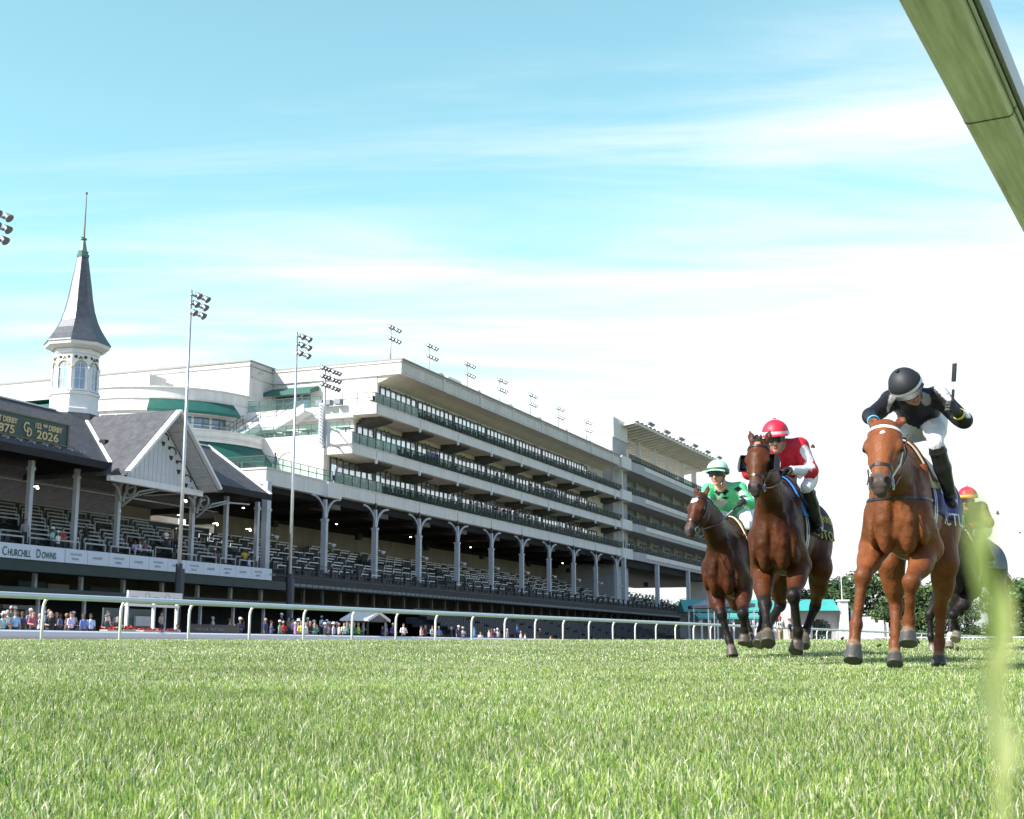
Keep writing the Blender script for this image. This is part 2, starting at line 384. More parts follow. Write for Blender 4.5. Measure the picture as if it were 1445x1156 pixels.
def old_stand():
    T = Thing('grandstand', 'old timber grandstand with dark shingle roof, white posts and a long white banner', 'grandstand', 64, 60, .1)
    # roof: main slope, ridge, rear slope
    U0, U1 = 30, 87.7
    m = MB()
    m.prism([(56, 11.95), (62, 16.1), (72, 11.0), (72, 10.7), (62, 15.75), (56, 11.6)], U0, U1, 0)
    roof = T.part('roof', m, slate)
    m = MB(); m.box(U0, U1, 55.86, 55.99, 11.5, 11.98); T.part('gutter', m, dark, roof)
    m = MB(); m.beam((U1+.04, 55.95, 11.97), (U1+.04, 62, 16.16), .16, .22, 0); m.beam((U0, 62, 16.13), (69.9, 62, 16.13), .3, .1); m.beam((76, 62, 16.13), (U1, 62, 16.13), .3, .1)
    T.part('roof_trim', m, white, roof)
    # cross gable
    uc, zr, ze, hw = 72.9, 16.1, 11.35, 5.0
    m = MB(); sl = (zr-ze)/hw; t = .28
    m.prism([(uc-hw, ze), (uc, zr), (uc+hw, ze), (uc+hw, ze-t), (uc, zr-t), (uc-hw, ze-t)], 54.1, 62.6, 1)
    gr = T.part('gable_roof', m, slate)
    m = MB()
    for d in (-1, 1):
        m.beam((uc+d*(hw+.05), 54.0, ze-.13), (uc, 54.0, zr-.13+.05), .18, .42, 0, up=(0,1,0))
    T.part('barge_board', m, white, gr)
    m = MB(); m.beam((68.5, 55.95, 12.0), (72.8, 61.95, 16.12), .22, .12); T.part('valley_flashing', m, white, gr)
    m = MB(); m.box(70.2, 70.7, 57.9, 58.4, 13.4, 13.9); T.part('roof_vent', m, dark, gr)
    # sloping white soffit boards behind the barge boards
    m = MB()
    for d in (-1, 1):
        m.quad((uc+d*hw, 54.1, ze-t-.01), (uc, 54.1, zr-t-.01), (uc, 55.6, zr-t-.01), (uc+d*hw, 55.6, ze-t-.01))
        for k in range(1, 9):
            a = k/9; m.beam((uc+d*hw*(1-a), 54.12, ze-t-.05+(zr-ze)*a), (uc+d*hw*(1-a), 55.55, ze-t-.05+(zr-ze)*a), .12, .08)
    T.part('soffit', m, whiteg, gr)
    # boarded wall of the gable
    m = MB(); s = 55.6; zb = 11.2
    m.prism([(uc-hw+.35, zb), (uc+hw-.35, zb), (uc, zr-.35)], s, s+.15, 1)
    for k in range(-10, 11):
        x = uc+k*.46; h = zr-.45-abs(k*.46)*sl
        if h > zb+.2: m.box(x-.025, x+.025, s-.03, s, zb, h)
    wl = T.part('gable_wall', m, mat('gable_board', (.62,.65,.70), .6, .05, 2.))
    m = MB(); m.box(uc-hw, uc+hw, s-.25, s+.1, zb-.45, zb-.03); T.part('gable_beam', m, white)
    # pierced ornaments down both rakes
    blk = mat('pierced_ornament', (.02,.035,.03), .7, .1)
    for d in (-1, 1):
        for k in range(4):
            x = uc+d*(.95+k*.92); z = zr-1.75-k*.92*sl*.98
            y = s-.02
            m = MB(); m.lathe([(.13, 0), (.13, .03)], 12, (x+d*.25, y-.03, z-.62), axis=(0, 1, 0)); T.part('ornament_disc', m, blk, wl)
            m = MB(); m.tube([(x+d*.45*sin(q)-d*.35, y, z-.05+.38*cos(q)) for q in np.linspace(-.6, 1.75, 8)], .055, 5); T.part('ornament_scroll', m, blk, wl)
            xa = x-.43 if d > 0 else x+.43
            m = MB(); m.prism([(xa-.19, z-.28), (xa+.19, z-.28), (xa+.19, z-.42), (xa+.11, z-.43), (xa+.11, z-.58), (xa-.11, z-.58), (xa-.11, z-.43), (xa-.19, z-.42)], y-.02, y+.02, 1); T.part('ornament_bracket', m, blk, wl)
    # columns
    for u in (42.6, 46.8, 51, 55.2, 59.4, 63.6, 67.8, 72.0, 80.4, 84.7, 89.0):
        m = MB(); m.box(u-.15, u+.15, 57.85, 58.15, 5.9, 11.6); m.box(u-.2, u+.2, 57.8, 58.2, 11.0, 11.2)
        big = u in (72.0, 80.4)
        if big:
            brackets(m, u, 57.7, 9.9, 11.0, .3, .9)
            m.tube([(u, 57.0+.38*cos(q), 10.7+.42*sin(q)) for q in np.linspace(0, 2*pi, 13)], .09, 5); m.tube([(u, 57.6, 9.6), (u, 56.3, 10.5), (u+.8, 55.6, 10.75)], .07, 5)
            m.tube([(u, 57.4, 10.1), (u+1.6, 55.9, 10.75), (u+3.2, 55.2, 10.75)], .06, 5)
        c = T.part('column', m, mat('column_paint', (.46,.49,.53), .5, .08, 2.))
    # ceiling, back wall
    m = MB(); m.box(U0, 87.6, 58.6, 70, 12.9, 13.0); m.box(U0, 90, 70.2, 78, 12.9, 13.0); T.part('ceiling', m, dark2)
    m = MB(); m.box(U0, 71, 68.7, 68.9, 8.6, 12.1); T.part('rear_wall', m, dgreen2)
    m = MB(); m.box(U0, 62, 77, 77.3, 10, 14, 0); m.box(62, 99, 76, 76.3, 8, 14.5, 1); T.part('rear_wall', m, [mat('bright_lobby', (.30,.34,.33), .8, .3, .4), beige])
    m = MB(); m.box(71, 99, 69.5, 69.6, 9.2, 10.6); T.part('parapet', m, dgreen2)
    m = MB(); m.box(U0, 99, 68.6, 68.72, 12.1, 12.18); m.box(71.2, 99, 69.4, 69.5, 10.6, 10.68); T.part('parapet_rail', m, whiteg)
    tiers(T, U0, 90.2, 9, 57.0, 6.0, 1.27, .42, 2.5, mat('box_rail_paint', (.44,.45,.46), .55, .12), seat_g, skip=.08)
    m = MB(); m.box(U0, 90.2, 55.95, 57.0, 4.75, 5.95); T.part('deck_front', m, dark)
    # banner boards with lettering
    bw = mat('banner_vinyl', (.60,.66,.74), .5, .04, 1.)
    m = MB(); m.box(U0, 64.55, 55.8, 55.93, 5.3, 6.17); b0 = T.part('banner', m, bw)
    def letters(txt, size, u, s, z, m_, par, name='lettering', sx=1.):
        V, F = textmesh(txt, size, bold=.008 if size > .4 else 0.); mb = MB(); mb.add([(u+x*sx, s-zz, z+y) for x, y, zz in V], F)
        return T.part(name, mb, m_, par)
    letters('C', .74, 59.28, 55.78, 5.44, greenink, b0, sx=.72); letters('HURCHILL', .56, 59.72, 55.78, 5.44, greenink, b0, sx=.72)
    letters('D', .74, 62.05, 55.78, 5.44, greenink, b0, sx=.72); letters('OWNS', .56, 62.52, 55.78, 5.44, greenink, b0, sx=.72)
    u = 64.6; k = 0
    while u < 87.8:
        w = min(2.02, 87.95-u)
        m = MB(); m.box(u, u+w, 55.8, 55.93, 5.3, 6.17); b = T.part('banner', m, bw)
        if k % 2: letters('LONGINES', .24, u+.45, 55.78, 5.66, greyink, b, sx=.78)
        else:
            letters('WOODFORD', .2, u+.45, 55.78, 5.78, greyink, b, sx=.85); letters('RESERVE', .2, u+.6, 55.78, 5.5, greyink, b, sx=.85)
        u += 2.05; k += 1
    m = MB(); m.box(U0, 90.2, 55.9, 57.2, 4.62, 5.28); T.part('under_band', m, mat('dull_green_band', (.012,.034,.031), .6, .2, 1.))
    for a, b in ((52, 63.6), (68.3, 75.5), (76.6, 82.5), (84, 89.5)):
        m = MB(); m.tube([(a, 56.3, 4.75), (b, 56.3, 4.75)], .05, 6); T.part('blind_roller', m, whiteg)
    lowfloors(T, U0, 95, 4.2, mat('low_post', (.42,.45,.48), .6, .1), True)
    # white cupboards and panels on the lower floors
    for u, w, z0, z1, mm, s in ((57.5, 4.2, 3.75, 4.62, whiteg, 59), (62.0, 1.6, 3.72, 4.2, beige, 60), (64.8, 2.4, 3.72, 4.3, dgreen2, 59.5), (68, 2, 3.72, 4.25, beige, 60), (71.5, 3.2, 3.72, 4.2, dgreen2, 59.5),
                            (60, 3, .2, 1.6, beige, 60), (64.4, 2.8, 1.4, 2.6, dgreen2, 61), (66.5, 4, .9, 2.9, whiteg, 62.2), (70.5, 2.4, .5, 1.5, beige, 60.5), (79, 3, .3, 2.2, dgreen2, 62)):
        m = MB(); m.box(u, u+w, s, s+.25, z0, z1)
        if mm is whiteg and z0 > 3:
            for q in range(4): m.box(u+.7+q*.75, u+1.2+q*.75, s-.04, s, z0+.08, z1-.08, 1)
        T.part('wall_panel', m, [mm, white])
    # small lit lamps under the roof
    for u, s, z in ((68.7, 62, 10.6), (77.2, 62, 9.9), (80.0, 58.6, 9.6), (86.5, 60, 9.6), (83.0, 60.5, 11.1), (88.7, 58.4, 9.3)):
        m = MB(); m.lathe([(.02, .12), (.07, .10), (.09, 0), (.03, -.04)], 10, (u, s, z)); m.box(u-.03, u+.03, s-.03, s+.4, z+.13, z+.17); T.part('ceiling_lamp', m, lit)
    # spotlights along the eave below the roof sign
    for k in range(9):
        u = 56.6+k*1.1; m = MB(); m.tube([(u, 56.25, 12.1), (u, 55.9, 12.35), (u+.35, 55.85, 12.3)], .035, 5); m.lathe([(.05, 0), (.11, .12)], 8, (u+.35, 55.85, 12.2)); T.part('sign_spotlight', m, galv)
    return T
old_stand()

def roof_sign():
    T = Thing('roof_sign', 'dark green race name board with gold letters standing on the shingle roof', 'sign', 60, 57, 12.6)
    m = MB(); m.box(52.0, 65.4, 56.9, 57.05, 12.68, 14.0); T.part('board', m, mat('sign_green', (.02,.06,.055), .5, .1))
    m = MB()
    for a in ((52, 65.4, 12.6, 12.7), (52, 65.4, 13.98, 14.07), (65.36, 65.5, 12.6, 14.07), (51.9, 52.02, 12.6, 14.07)): m.box(a[0], a[1], 56.84, 57.1, a[2], a[3])
    T.part('frame', m, mat('sign_frame', (.10,.085,.04), .5, .1))
    for u in (53, 57, 61, 65):
        m = MB(); m.beam((u, 57.1, 13.9), (u, 58.6, 13.74), .1, .1); T.part('strut', m, dark)
    def L(txt, size, u, z, sx=1., name='lettering'):
        V, F = textmesh(txt, size, .012, bold=.014); mb = MB(); mb.add([(u+x*sx, 56.86-zz, z+y) for x, y, zz in V], F); T.part(name, mb, goldink)
    L('1ST DERBY', .46, 59.0, 13.42, .86); L('1875', .70, 58.95, 12.80, 1.3)
    L('152', .46, 62.4, 13.42, .86); L('ND', .24, 63.16, 13.58); L('DERBY', .46, 63.62, 13.42, .88); L('2026', .72, 62.6, 12.80, 1.36)
    V, F = textmesh('C', .95, .012, bold=.012); mb = MB(); mb.add([(61.45+x*.8, 56.86-zz, 13.06+y*.92) for x, y, zz in V], F)
    V, F = textmesh('D', .75, .012, bold=.012); mb.add([(61.75+x*.8, 56.85-zz, 12.82+y) for x, y, zz in V], F); T.part('monogram', mb, goldink)
roof_sign()

def spire():
    T = Thing('spire', 'white octagonal cupola with tall slate spire and copper finial rising behind the gable', 'spire', 73.1, 63.2, 15.2)
    c = (73.1, 63.2); r0 = pi/8; e = 8
    def oct_(prof, name, m_, par=None, smooth=False):
        m = MB(); m.lathe([(r*.925, z) for r, z in prof], 8, (c[0], c[1], 0), rot0=r0+.12); return T.part(name, m, m_, par)
    oct_([(2.55, 14.6), (2.35, 15.3), (2.05, 16.3)], 'skirt', slate)
    oct_([(1.92, 16.3), (1.92, 16.65), (1.82, 16.7), (1.82, 17.6), (1.94, 17.66), (1.94, 17.85), (1.68, 17.9)], 'base', white)
    body = oct_([(1.68, 17.85), (1.68, 20.55), (1.76, 20.62), (1.76, 20.9), (2.2, 21.05), (2.42, 21.15), (2.5, 21.4)], 'drum', white)
    m = MB()
    for k in range(8*9):
        q = k/9; a0 = r0+.12+2*pi*int(q)/8; a1 = a0+2*pi/8; f = q-int(q); P = [Vector((cos(a), sin(a), 0))*1.70 for a in (a0, a1)]; p = P[0].lerp(P[1], f+.05)
        m.box(c[0]+p.x-.06, c[0]+p.x+.06, c[1]+p.y-.06, c[1]+p.y+.06, 20.92, 21.04)
    T.part('dentil_course', m, gold)
    prof = [(2.56, 21.38), (2.5, 21.5), (2.16, 21.95), (1.78, 22.5), (1.46, 23.1), (1.18, 23.9), (.98, 24.8), (.80, 25.9), (.62, 26.9), (.42, 28.0)]
    rf = oct_(prof, 'spire_roof', slate_s)
    oct_([(.46, 27.95), (.5, 28.15), (.38, 28.2), (.42, 28.4), (.30, 28.45), (.13, 29.25), (.24, 29.32), (.24, 29.4), (.06, 29.45)], 'copper_collar', copper)
    m = MB(); m.tube([(c[0], c[1], 29.4), (c[0], c[1], 32.95)], [.075, .03], 6); m.lathe([(.0, -.12), (.09, -.05), (.09, .05), (0, .12)], 8, (c[0], c[1], 32.85)); m.box(c[0]-.3, c[0]+.3, c[1]-.02, c[1]+.02, 29.42, 29.48)
    T.part('finial', m, mat('finial_metal', (.16,.12,.11), .4, .1))
    ap = 1.554*cos(pi/8)
    for k in range(8):
        a = .12+2*pi*(k+1)/8 + 0; n = Vector((cos(a), sin(a), 0)); t = Vector((-sin(a), cos(a), 0))
        def P(x, d, z): q = n*(ap+d)+t*x; return (c[0]+q.x, c[1]+q.y, z)
        # window: glass, arch frame, sill
        m = MB(); W = .34; zb, zs = 18.05, 19.55
        pts = [P(-W, .02, zb), P(W, .02, zb)]+[P(W*cos(q), .02, zs+W*1.15*sin(q)) for q in np.linspace(0, pi, 9)]
        m.add(pts, [tuple(range(len(pts)))])
        w = T.part('window', m, mat('cupola_glass', (.30,.38,.46), .1, .3, 1., spec=.8, metal=.3))
        m = MB()
        for i in range(8):
            q0, q1 = pi*i/8, pi*(i+1)/8; m.beam(P((W+.11)*cos(q0), .05, zs+(W*1.15+.11)*sin(q0)), P((W+.11)*cos(q1), .05, zs+(W*1.15+.11)*sin(q1)), .05, .09, up=tuple(n))
        T.part('arch_trim', m, gold, w)
        m = MB()
        for x in (-W-.1, W+.1): m.beam(P(x, .05, zb), P(x, .05, zs), .16, .12, up=tuple(n))
        m.beam(P(-W-.2, .05, zs), P(-W, .05, zs), .08, .12, up=tuple(n)); m.beam(P(W, .05, zs), P(W+.2, .05, zs), .08, .12, up=tuple(n))
        m.beam(P(0, .03, zb), P(0, .03, zs+.35), .035, .03, up=tuple(n)); m.beam(P(-W, .03, 18.8), P(W, .03, 18.8), .03, .035); m.beam(P(-W, .03, zs), P(W, .03, zs), .03, .04)
        m.beam(P(-W-.2, .08, zb-.08), P(W+.2, .08, zb-.08), .2, .1)
        T.part('window_frame', m, white, w)
        m = MB()
        for x in (-.33, .33): m.lathe([(.115, 0), (.115, .03), (.06, .05)], 10, P(x, .01, 20.32), axis=n)
        m.lathe([(.07, 0), (.07, .04)], 8, P(0, .01, 20.3), axis=n); m.lathe([(.05, 0), (.05, .04)], 8, P(-.09, .01, 20.2), axis=n); m.lathe([(.05, 0), (.05, .04)], 8, P(.09, .01, 20.2), axis=n)
        T.part('roundel', m, mat('dark_roundel', (.05,.055,.02), .5, .2))
        q = Vector((cos(a+pi/8), sin(a+pi/8), 0))*1.565; m = MB(); m.lathe([(.12, 17.9), (.09, 18.0), (.09, 19.45), (.14, 19.55), (.14, 19.65)], 8, (c[0]+q.x, c[1]+q.y, 0)); T.part('corner_post', m, white)
spire()
# ------------------------------------------------------------------ the long stand with three suite balconies
wallb = mat('tan_balcony_wall', (.58,.53,.45), .85, .08, .7)
def glass_run(T, u0, u1, s, z0, z1, pane, gm, par=None, name='window', every=6):
    m = MB(); m.box(u0, u1, s-.02, s+.1, z0, z1, 0); n = max(1, round((u1-u0)/pane)); w = (u1-u0)/n
    for i in range(n+1): m.box(u0+w*i-.045-(.05 if i % every == 0 else 0), u0+w*i+.045+(.05 if i % every == 0 else 0), s-.09, s-.02, z0, z1, 1)
    m.box(u0, u1, s-.085, s-.02, z1-.07, z1, 1); m.box(u0, u1, s-.08, s-.02, z0, z0+.1, 1)
    return T.part(name, m, [gm, mull], par)
def balustrade(T, u0, u1, s, z, gm, h=1.08, step=1.55, clutter=True):
    m = MB(); m.box(u0, u1, s-.02, s+.02, z+.08, z+h-.06, 0); m.box(u0, u1, s+.03, s+.05, z+.04, z+.42, 1); m.box(u0, u1, s-.035, s+.035, z+h-.06, z+h, 1)
    u = u0
    while u <= u1+.01: m.box(u-.03, u+.03, s-.05, s+.05, z, z+h, 1); u += step
    p = T.part('balustrade', m, [gm, mull])
    if clutter:
        m = MB(); u = u0+.5
        while u < u1-1:
            if R.random() < .9:
                h2 = R.uniform(.8, 1.02); m.box(u, u+.45, s+.5, s+.56, z+.4, z+h2); m.box(u, u+.45, s+.5, s+.95, z+.42, z+.47)
                for q in (.03, .42): m.box(u+q-.02, u+q+.02, s+.52, s+.56, z, z+.9); m.box(u+q-.02, u+q+.02, s+.9, s+.94, z, z+.45)
            u += R.uniform(.55, .8)
        T.part('balcony_chairs', m, seat_g)
    return p
U_C = [99.6+9.3*k for k in range(10)]
def suites():
    T = Thing('suite_stand', 'long cream grandstand with three balcony levels of glass suites above white columns', 'grandstand', 140, 64, .1)
    U1 = 187.2
    # deck slab levels
    lv = [(101.4, 13.42, 14.55), (104.2, 17.62, 18.6), (108.7, 22.05, 23.05)]
    for k, (ua, zb, zt) in enumerate(lv):
        m = MB(); m.box(ua, U1, 58.0, 80, zb+.02, zt-.02)
        for c in U_C: m.box(c+.0, c+.03, 57.97, 58.02, zb+.03, zt-.03, 1)
        sl = T.part('balcony_slab', m, [creamw, concrete])
        m = MB(); m.box(ua+.1, U1-.1, 58.3, 60.7, zb-.02, zb+.04); T.part('soffit', m, wallb, sl)  # tan sheet puts light bounced off the ground into the underside's colour
        m = MB(); m.box(ua-.02, U1, 57.95, 58.05, zt-.1, zt+.02); m.box(ua-.04, ua+.1, 58.05, 70, zt-.1, zt+.02); T.part('slab_trim', m, cream, sl)
        for c in U_C:
            if c > ua+1: m = MB(); m.box(c-.09, c+.09, 57.9, 58.1, zb-.38, zb+.1); T.part('drain_bracket', m, white if k else mull, sl)
        if k:
            for c in U_C:
                if c > ua: m = MB(); m.prism([(58.35, zb), (60.8, zb), (60.8, zb-.75), (58.35, zb-.25)], c+1.4, c+4.0, 0); T.part('soffit_beam', m, mat('dark_soffit_beam', (.07,.065,.055), .8, .2))
    # storeys
    for (ua, za, zb) in ((104.5, 14.55, 17.62), (109.4, 18.6, 22.05), (114, 23.05, 26.9)):
        m = MB(); m.box(ua, 185.8, 60.8, 79.5, za-.01, zb+.01, 0); m.box(ua+.05, 185.8, 60.74, 60.8, za, zb, 1)
        for q in range(int((186-ua)/4.65)): m.box(ua+1.5+q*4.65, ua+1.62+q*4.65, 60.6, 60.74, za+2.94, za+3.04, 2); m.box(ua+2.4+q*4.65, ua+2.52+q*4.65, 60.6, 60.74, za+2.94, za+3.04, 2)
        w = T.part('wall', m, [cream, wallb, mull])
        e = [ua+.25]+[c+4.65 for c in U_C if c+4.65 > ua+3 and c+4.65 < 178]+[178.6]
        for a, b in zip(e[:-1], e[1:]): glass_run(T, a+.25, b-.25, 60.72, za+.05, za+2.93, 1.12, glassw, w)
        glass_run(T, 179.2, 182.6, 60.72, za+.4, za+2.35, 1.12, glassd, w)
    # cove and roof
    m = MB(); m.prism([(58.3, 26.93), (60.78, 26.93), (60.78, 26.2), (60.3, 26.35), (59.4, 26.7)], 114.05, 185.6, 0); T.part('cove', m, wallb)
    m = MB(); m.box(113.8, 185.7, 58.0, 80, 26.9, 28.32); m.box(113.75, 185.72, 57.9, 58.06, 28.12, 28.3, 1); m.box(113.7, 113.8, 58.0, 80, 28.1, 28.3, 1)
    for c in [114.0+9.75*k for k in range(1, 8)]: m.box(c-.22, c+.22, 57.88, 58.02, 26.86, 28.25, 0)
    for a in [114.0+9.75*k for k in range(8)]: m.box(a+.5, a+9.3 if a+9.3 < 185.6 else 185.5, 57.985, 58.01, 27.05, 27.12, 1)
    roof = T.part('roof', m, [cream, mat('roof_trim', (.48,.45,.40), .7, .1)])
    m = MB(); m.box(113.7, 185.8, 57.8, 80.1, 28.32, 28.47); T.part('coping', m, mat('coping_metal', (.25,.24,.23), .5, .1), roof)
    for k in range(1, 8):
        c = 114.0+9.75*k; m = MB(); m.box(c-.35, c+.05, 58.1, 58.5, 28.47, 28.85); m.box(c+.1, c+.5, 58.15, 58.4, 28.47, 28.75); T.part('roof_speaker', m, steel, roof)
    m = MB(); m.box(127, 130.5, 59.0, 61.5, 28.47, 29.3); m.lathe([(1.0, 28.47), (.8, 29.1), (.3, 29.35), (0, 29.4)], 14, (125, 60, 0)); T.part('rooftop_unit', m, galv, roof)
    # balustrades
    balustrade(T, 101.5, 110.5, 58.15, 14.55, gglass); balustrade(T, 110.5, U1, 58.15, 14.55, clear_glass('dark_glass', (.006,.024,.022), .5, .45, .08))
    balustrade(T, 104.3, 113.5, 58.15, 18.6, gglass); balustrade(T, 113.5, U1, 58.15, 18.6, MATS['dark_glass'])
    balustrade(T, 108.8, 118, 58.15, 23.05, gglass); balustrade(T, 118, U1, 58.15, 23.05, MATS['dark_glass'])
    # columns with curved braces
    cp = mat('column_paint', (.46,.49,.53))
    for u in [90.3]+U_C:
        if u > 186: continue
        m = MB(); big = u == 90.3; w = .3 if big else .185; m.box(u-w, u+w, 57.75, 58.25, 5.7, 11.0 if not big else 13.4); m.box(u-w-.06, u+w+.06, 57.7, 58.3, 11.0, 11.2)
        if not big: m.box(u-w*.7, u+w*.7, 57.85, 58.15, 11.0, 12.9); brackets(m, u, 57.9, 11.3, 13.1, w*1.4, 2.3)
        c = T.part('column', m, cp)
        m = MB(); m.box(u+w, u+w+.35, 57.6, 57.7, 9.05, 9.12); m.lathe([(.1, 0), (.2, .3)], 10, (u+w+.38, 57.55, 9.0), axis=(.5, -.6, -.4)); T.part('floodlamp', m, whiteg, c)
    m = MB()
    for u in (187.0, 205.0, 224.6): m.box(u-.3, u+.3, 57.7, 58.3, 5.7, 13.2)
    T.part('column', m, cp)
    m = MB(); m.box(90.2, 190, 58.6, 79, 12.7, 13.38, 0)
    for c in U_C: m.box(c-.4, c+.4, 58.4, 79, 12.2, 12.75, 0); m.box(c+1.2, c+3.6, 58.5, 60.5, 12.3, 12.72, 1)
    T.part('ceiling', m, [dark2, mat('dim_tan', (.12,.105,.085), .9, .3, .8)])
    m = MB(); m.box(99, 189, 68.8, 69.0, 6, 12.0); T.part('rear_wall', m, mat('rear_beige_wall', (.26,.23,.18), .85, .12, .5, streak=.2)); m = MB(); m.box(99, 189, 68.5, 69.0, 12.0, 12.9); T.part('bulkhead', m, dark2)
    m = MB(); u = 90.6
    while u < 235: m.box(u, u+.45, 56.3, 56.36, 5.95, 6.35+R.uniform(-.06, .06)); m.box(u, u+.47, 56.36, 56.75, 6.0, 6.06); u += R.choice((.56, .56, .56, .9))
    T.part('seating_tier', m, seat_b)
    for k in range(12):
        u = 96+k*8.1; m = MB(); m.lathe([(.10, 0), (.10, .06)], 10, (u, 64+(k % 2)*2, 12.0)); T.part('ceiling_lamp', m, lit) if k % 2 == 0 else T.part('ceiling_speaker', MB().box(u, u+.8, 66, 66.4, 11.2, 11.8), dark)
    # seating
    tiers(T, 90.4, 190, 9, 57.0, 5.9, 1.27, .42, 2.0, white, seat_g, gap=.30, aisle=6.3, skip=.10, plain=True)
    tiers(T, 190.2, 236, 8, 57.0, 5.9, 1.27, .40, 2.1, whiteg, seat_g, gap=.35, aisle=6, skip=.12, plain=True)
    m = MB(); m.box(90.4, 262, 55.9, 57.0, 4.9, 5.95); T.part('deck_front', m, mat('deck_front_dark', (.015,.02,.025), .7, .4, 2.))
    m = MB(); u = 90.5
    while u < 260: m.box(u, u+.82, 55.85, 55.92, 5.0, 5.22); u += .95
    T.part('deck_vents', m, mat('dull_vent', (.16,.19,.19), .7, .15))
    for z in (5.75, 6.3, 6.85):
        m = MB(); m.tube([(88.4, 55.9+(z-5.75)*.3, z), (260, 55.9+(z-5.75)*.3, z)], .035, 5)
        u = 88.4
        while u < 260 and z > 6.5: m.box(u-.03, u+.03, 55.95, 56.2, 5.5, z); u += 2.3
        T.part('guard_rail', m, mull)
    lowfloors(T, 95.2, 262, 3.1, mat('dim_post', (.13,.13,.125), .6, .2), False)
    # seats of the lower terrace by the rail
    for i in range(9):
        m = MB(); s = 47.5+i*.95; z = .35+i*.33; m.box(108+i*.5, 262, s, s+1.1, z-.6, z, 1)
        u = 108.4+i*.5
        while u < 261:
            m.box(u, u+.46, s+.5, s+.56, z+.3, z+.85, 0); m.box(u, u+.46, s+.15, s+.55, z+.38, z+.44, 0); u += .56
            if int(u/12) != int((u-.56)/12): u += 1.2
        T.part('terrace_row', m, [seat_b, mat('terrace_step', (.035,.04,.045), .8, .2, 1.)])
    return T
suites()

# ------------------------------------------------------------------ clubhouse: curved bays, terraces, stair
def arc_wall(m, c, r0, r1, a0, a1, z0, z1, n=20, mi=0, r0b=None, r1b=None):
    """a curved wall: angle measured from the face nearest the track towards -u"""
    P = lambda r, a, z: (c[0]-r*sin(a), c[1]-r*cos(a), z)
    r0b = r0 if r0b is None else r0b; r1b = r1 if r1b is None else r1b
    for i in range(n):
        a, b = a0+(a1-a0)*i/n, a0+(a1-a0)*(i+1)/n
        m.add([P(r0b,a,z0), P(r1b,a,z0), P(r1b,b,z0), P(r0b,b,z0), P(r0,a,z1), P(r1,a,z1), P(r1,b,z1), P(r0,b,z1)],
              [(0,1,2,3), (4,7,6,5), (1,5,6,2), (0,3,7,4)]+([(0,4,5,1)] if i == 0 else [])+([(3,2,6,7)] if i == n-1 else []), mi)
def rail_line(T, pts, h=1.05, glass=True, name='terrace_railing', par=None):
    m = MB()
    for a, b in zip(pts[:-1], pts[1:]):
        a = Vector(a); b = Vector(b); d = b-a; n = max(1, round(d.length/1.4))
        for q in (h, h*.55): m.beam(a+Vector((0,0,q)), b+Vector((0,0,q)), .05, .06, 1)
        for i in range(n+1): p = a+d*i/n; m.beam(p, p+Vector((0,0,h)), .05, .05, 1)
        if glass: m.beam(a+Vector((0,0,h*.5)), b+Vector((0,0,h*.5)), .012, h*.85, 0)
    return T.part(name, m, [clear_glass('pale_green_glass', (.16,.24,.22), .90), mat('rail_green', (.03,.07,.06), .5, .1)], par)
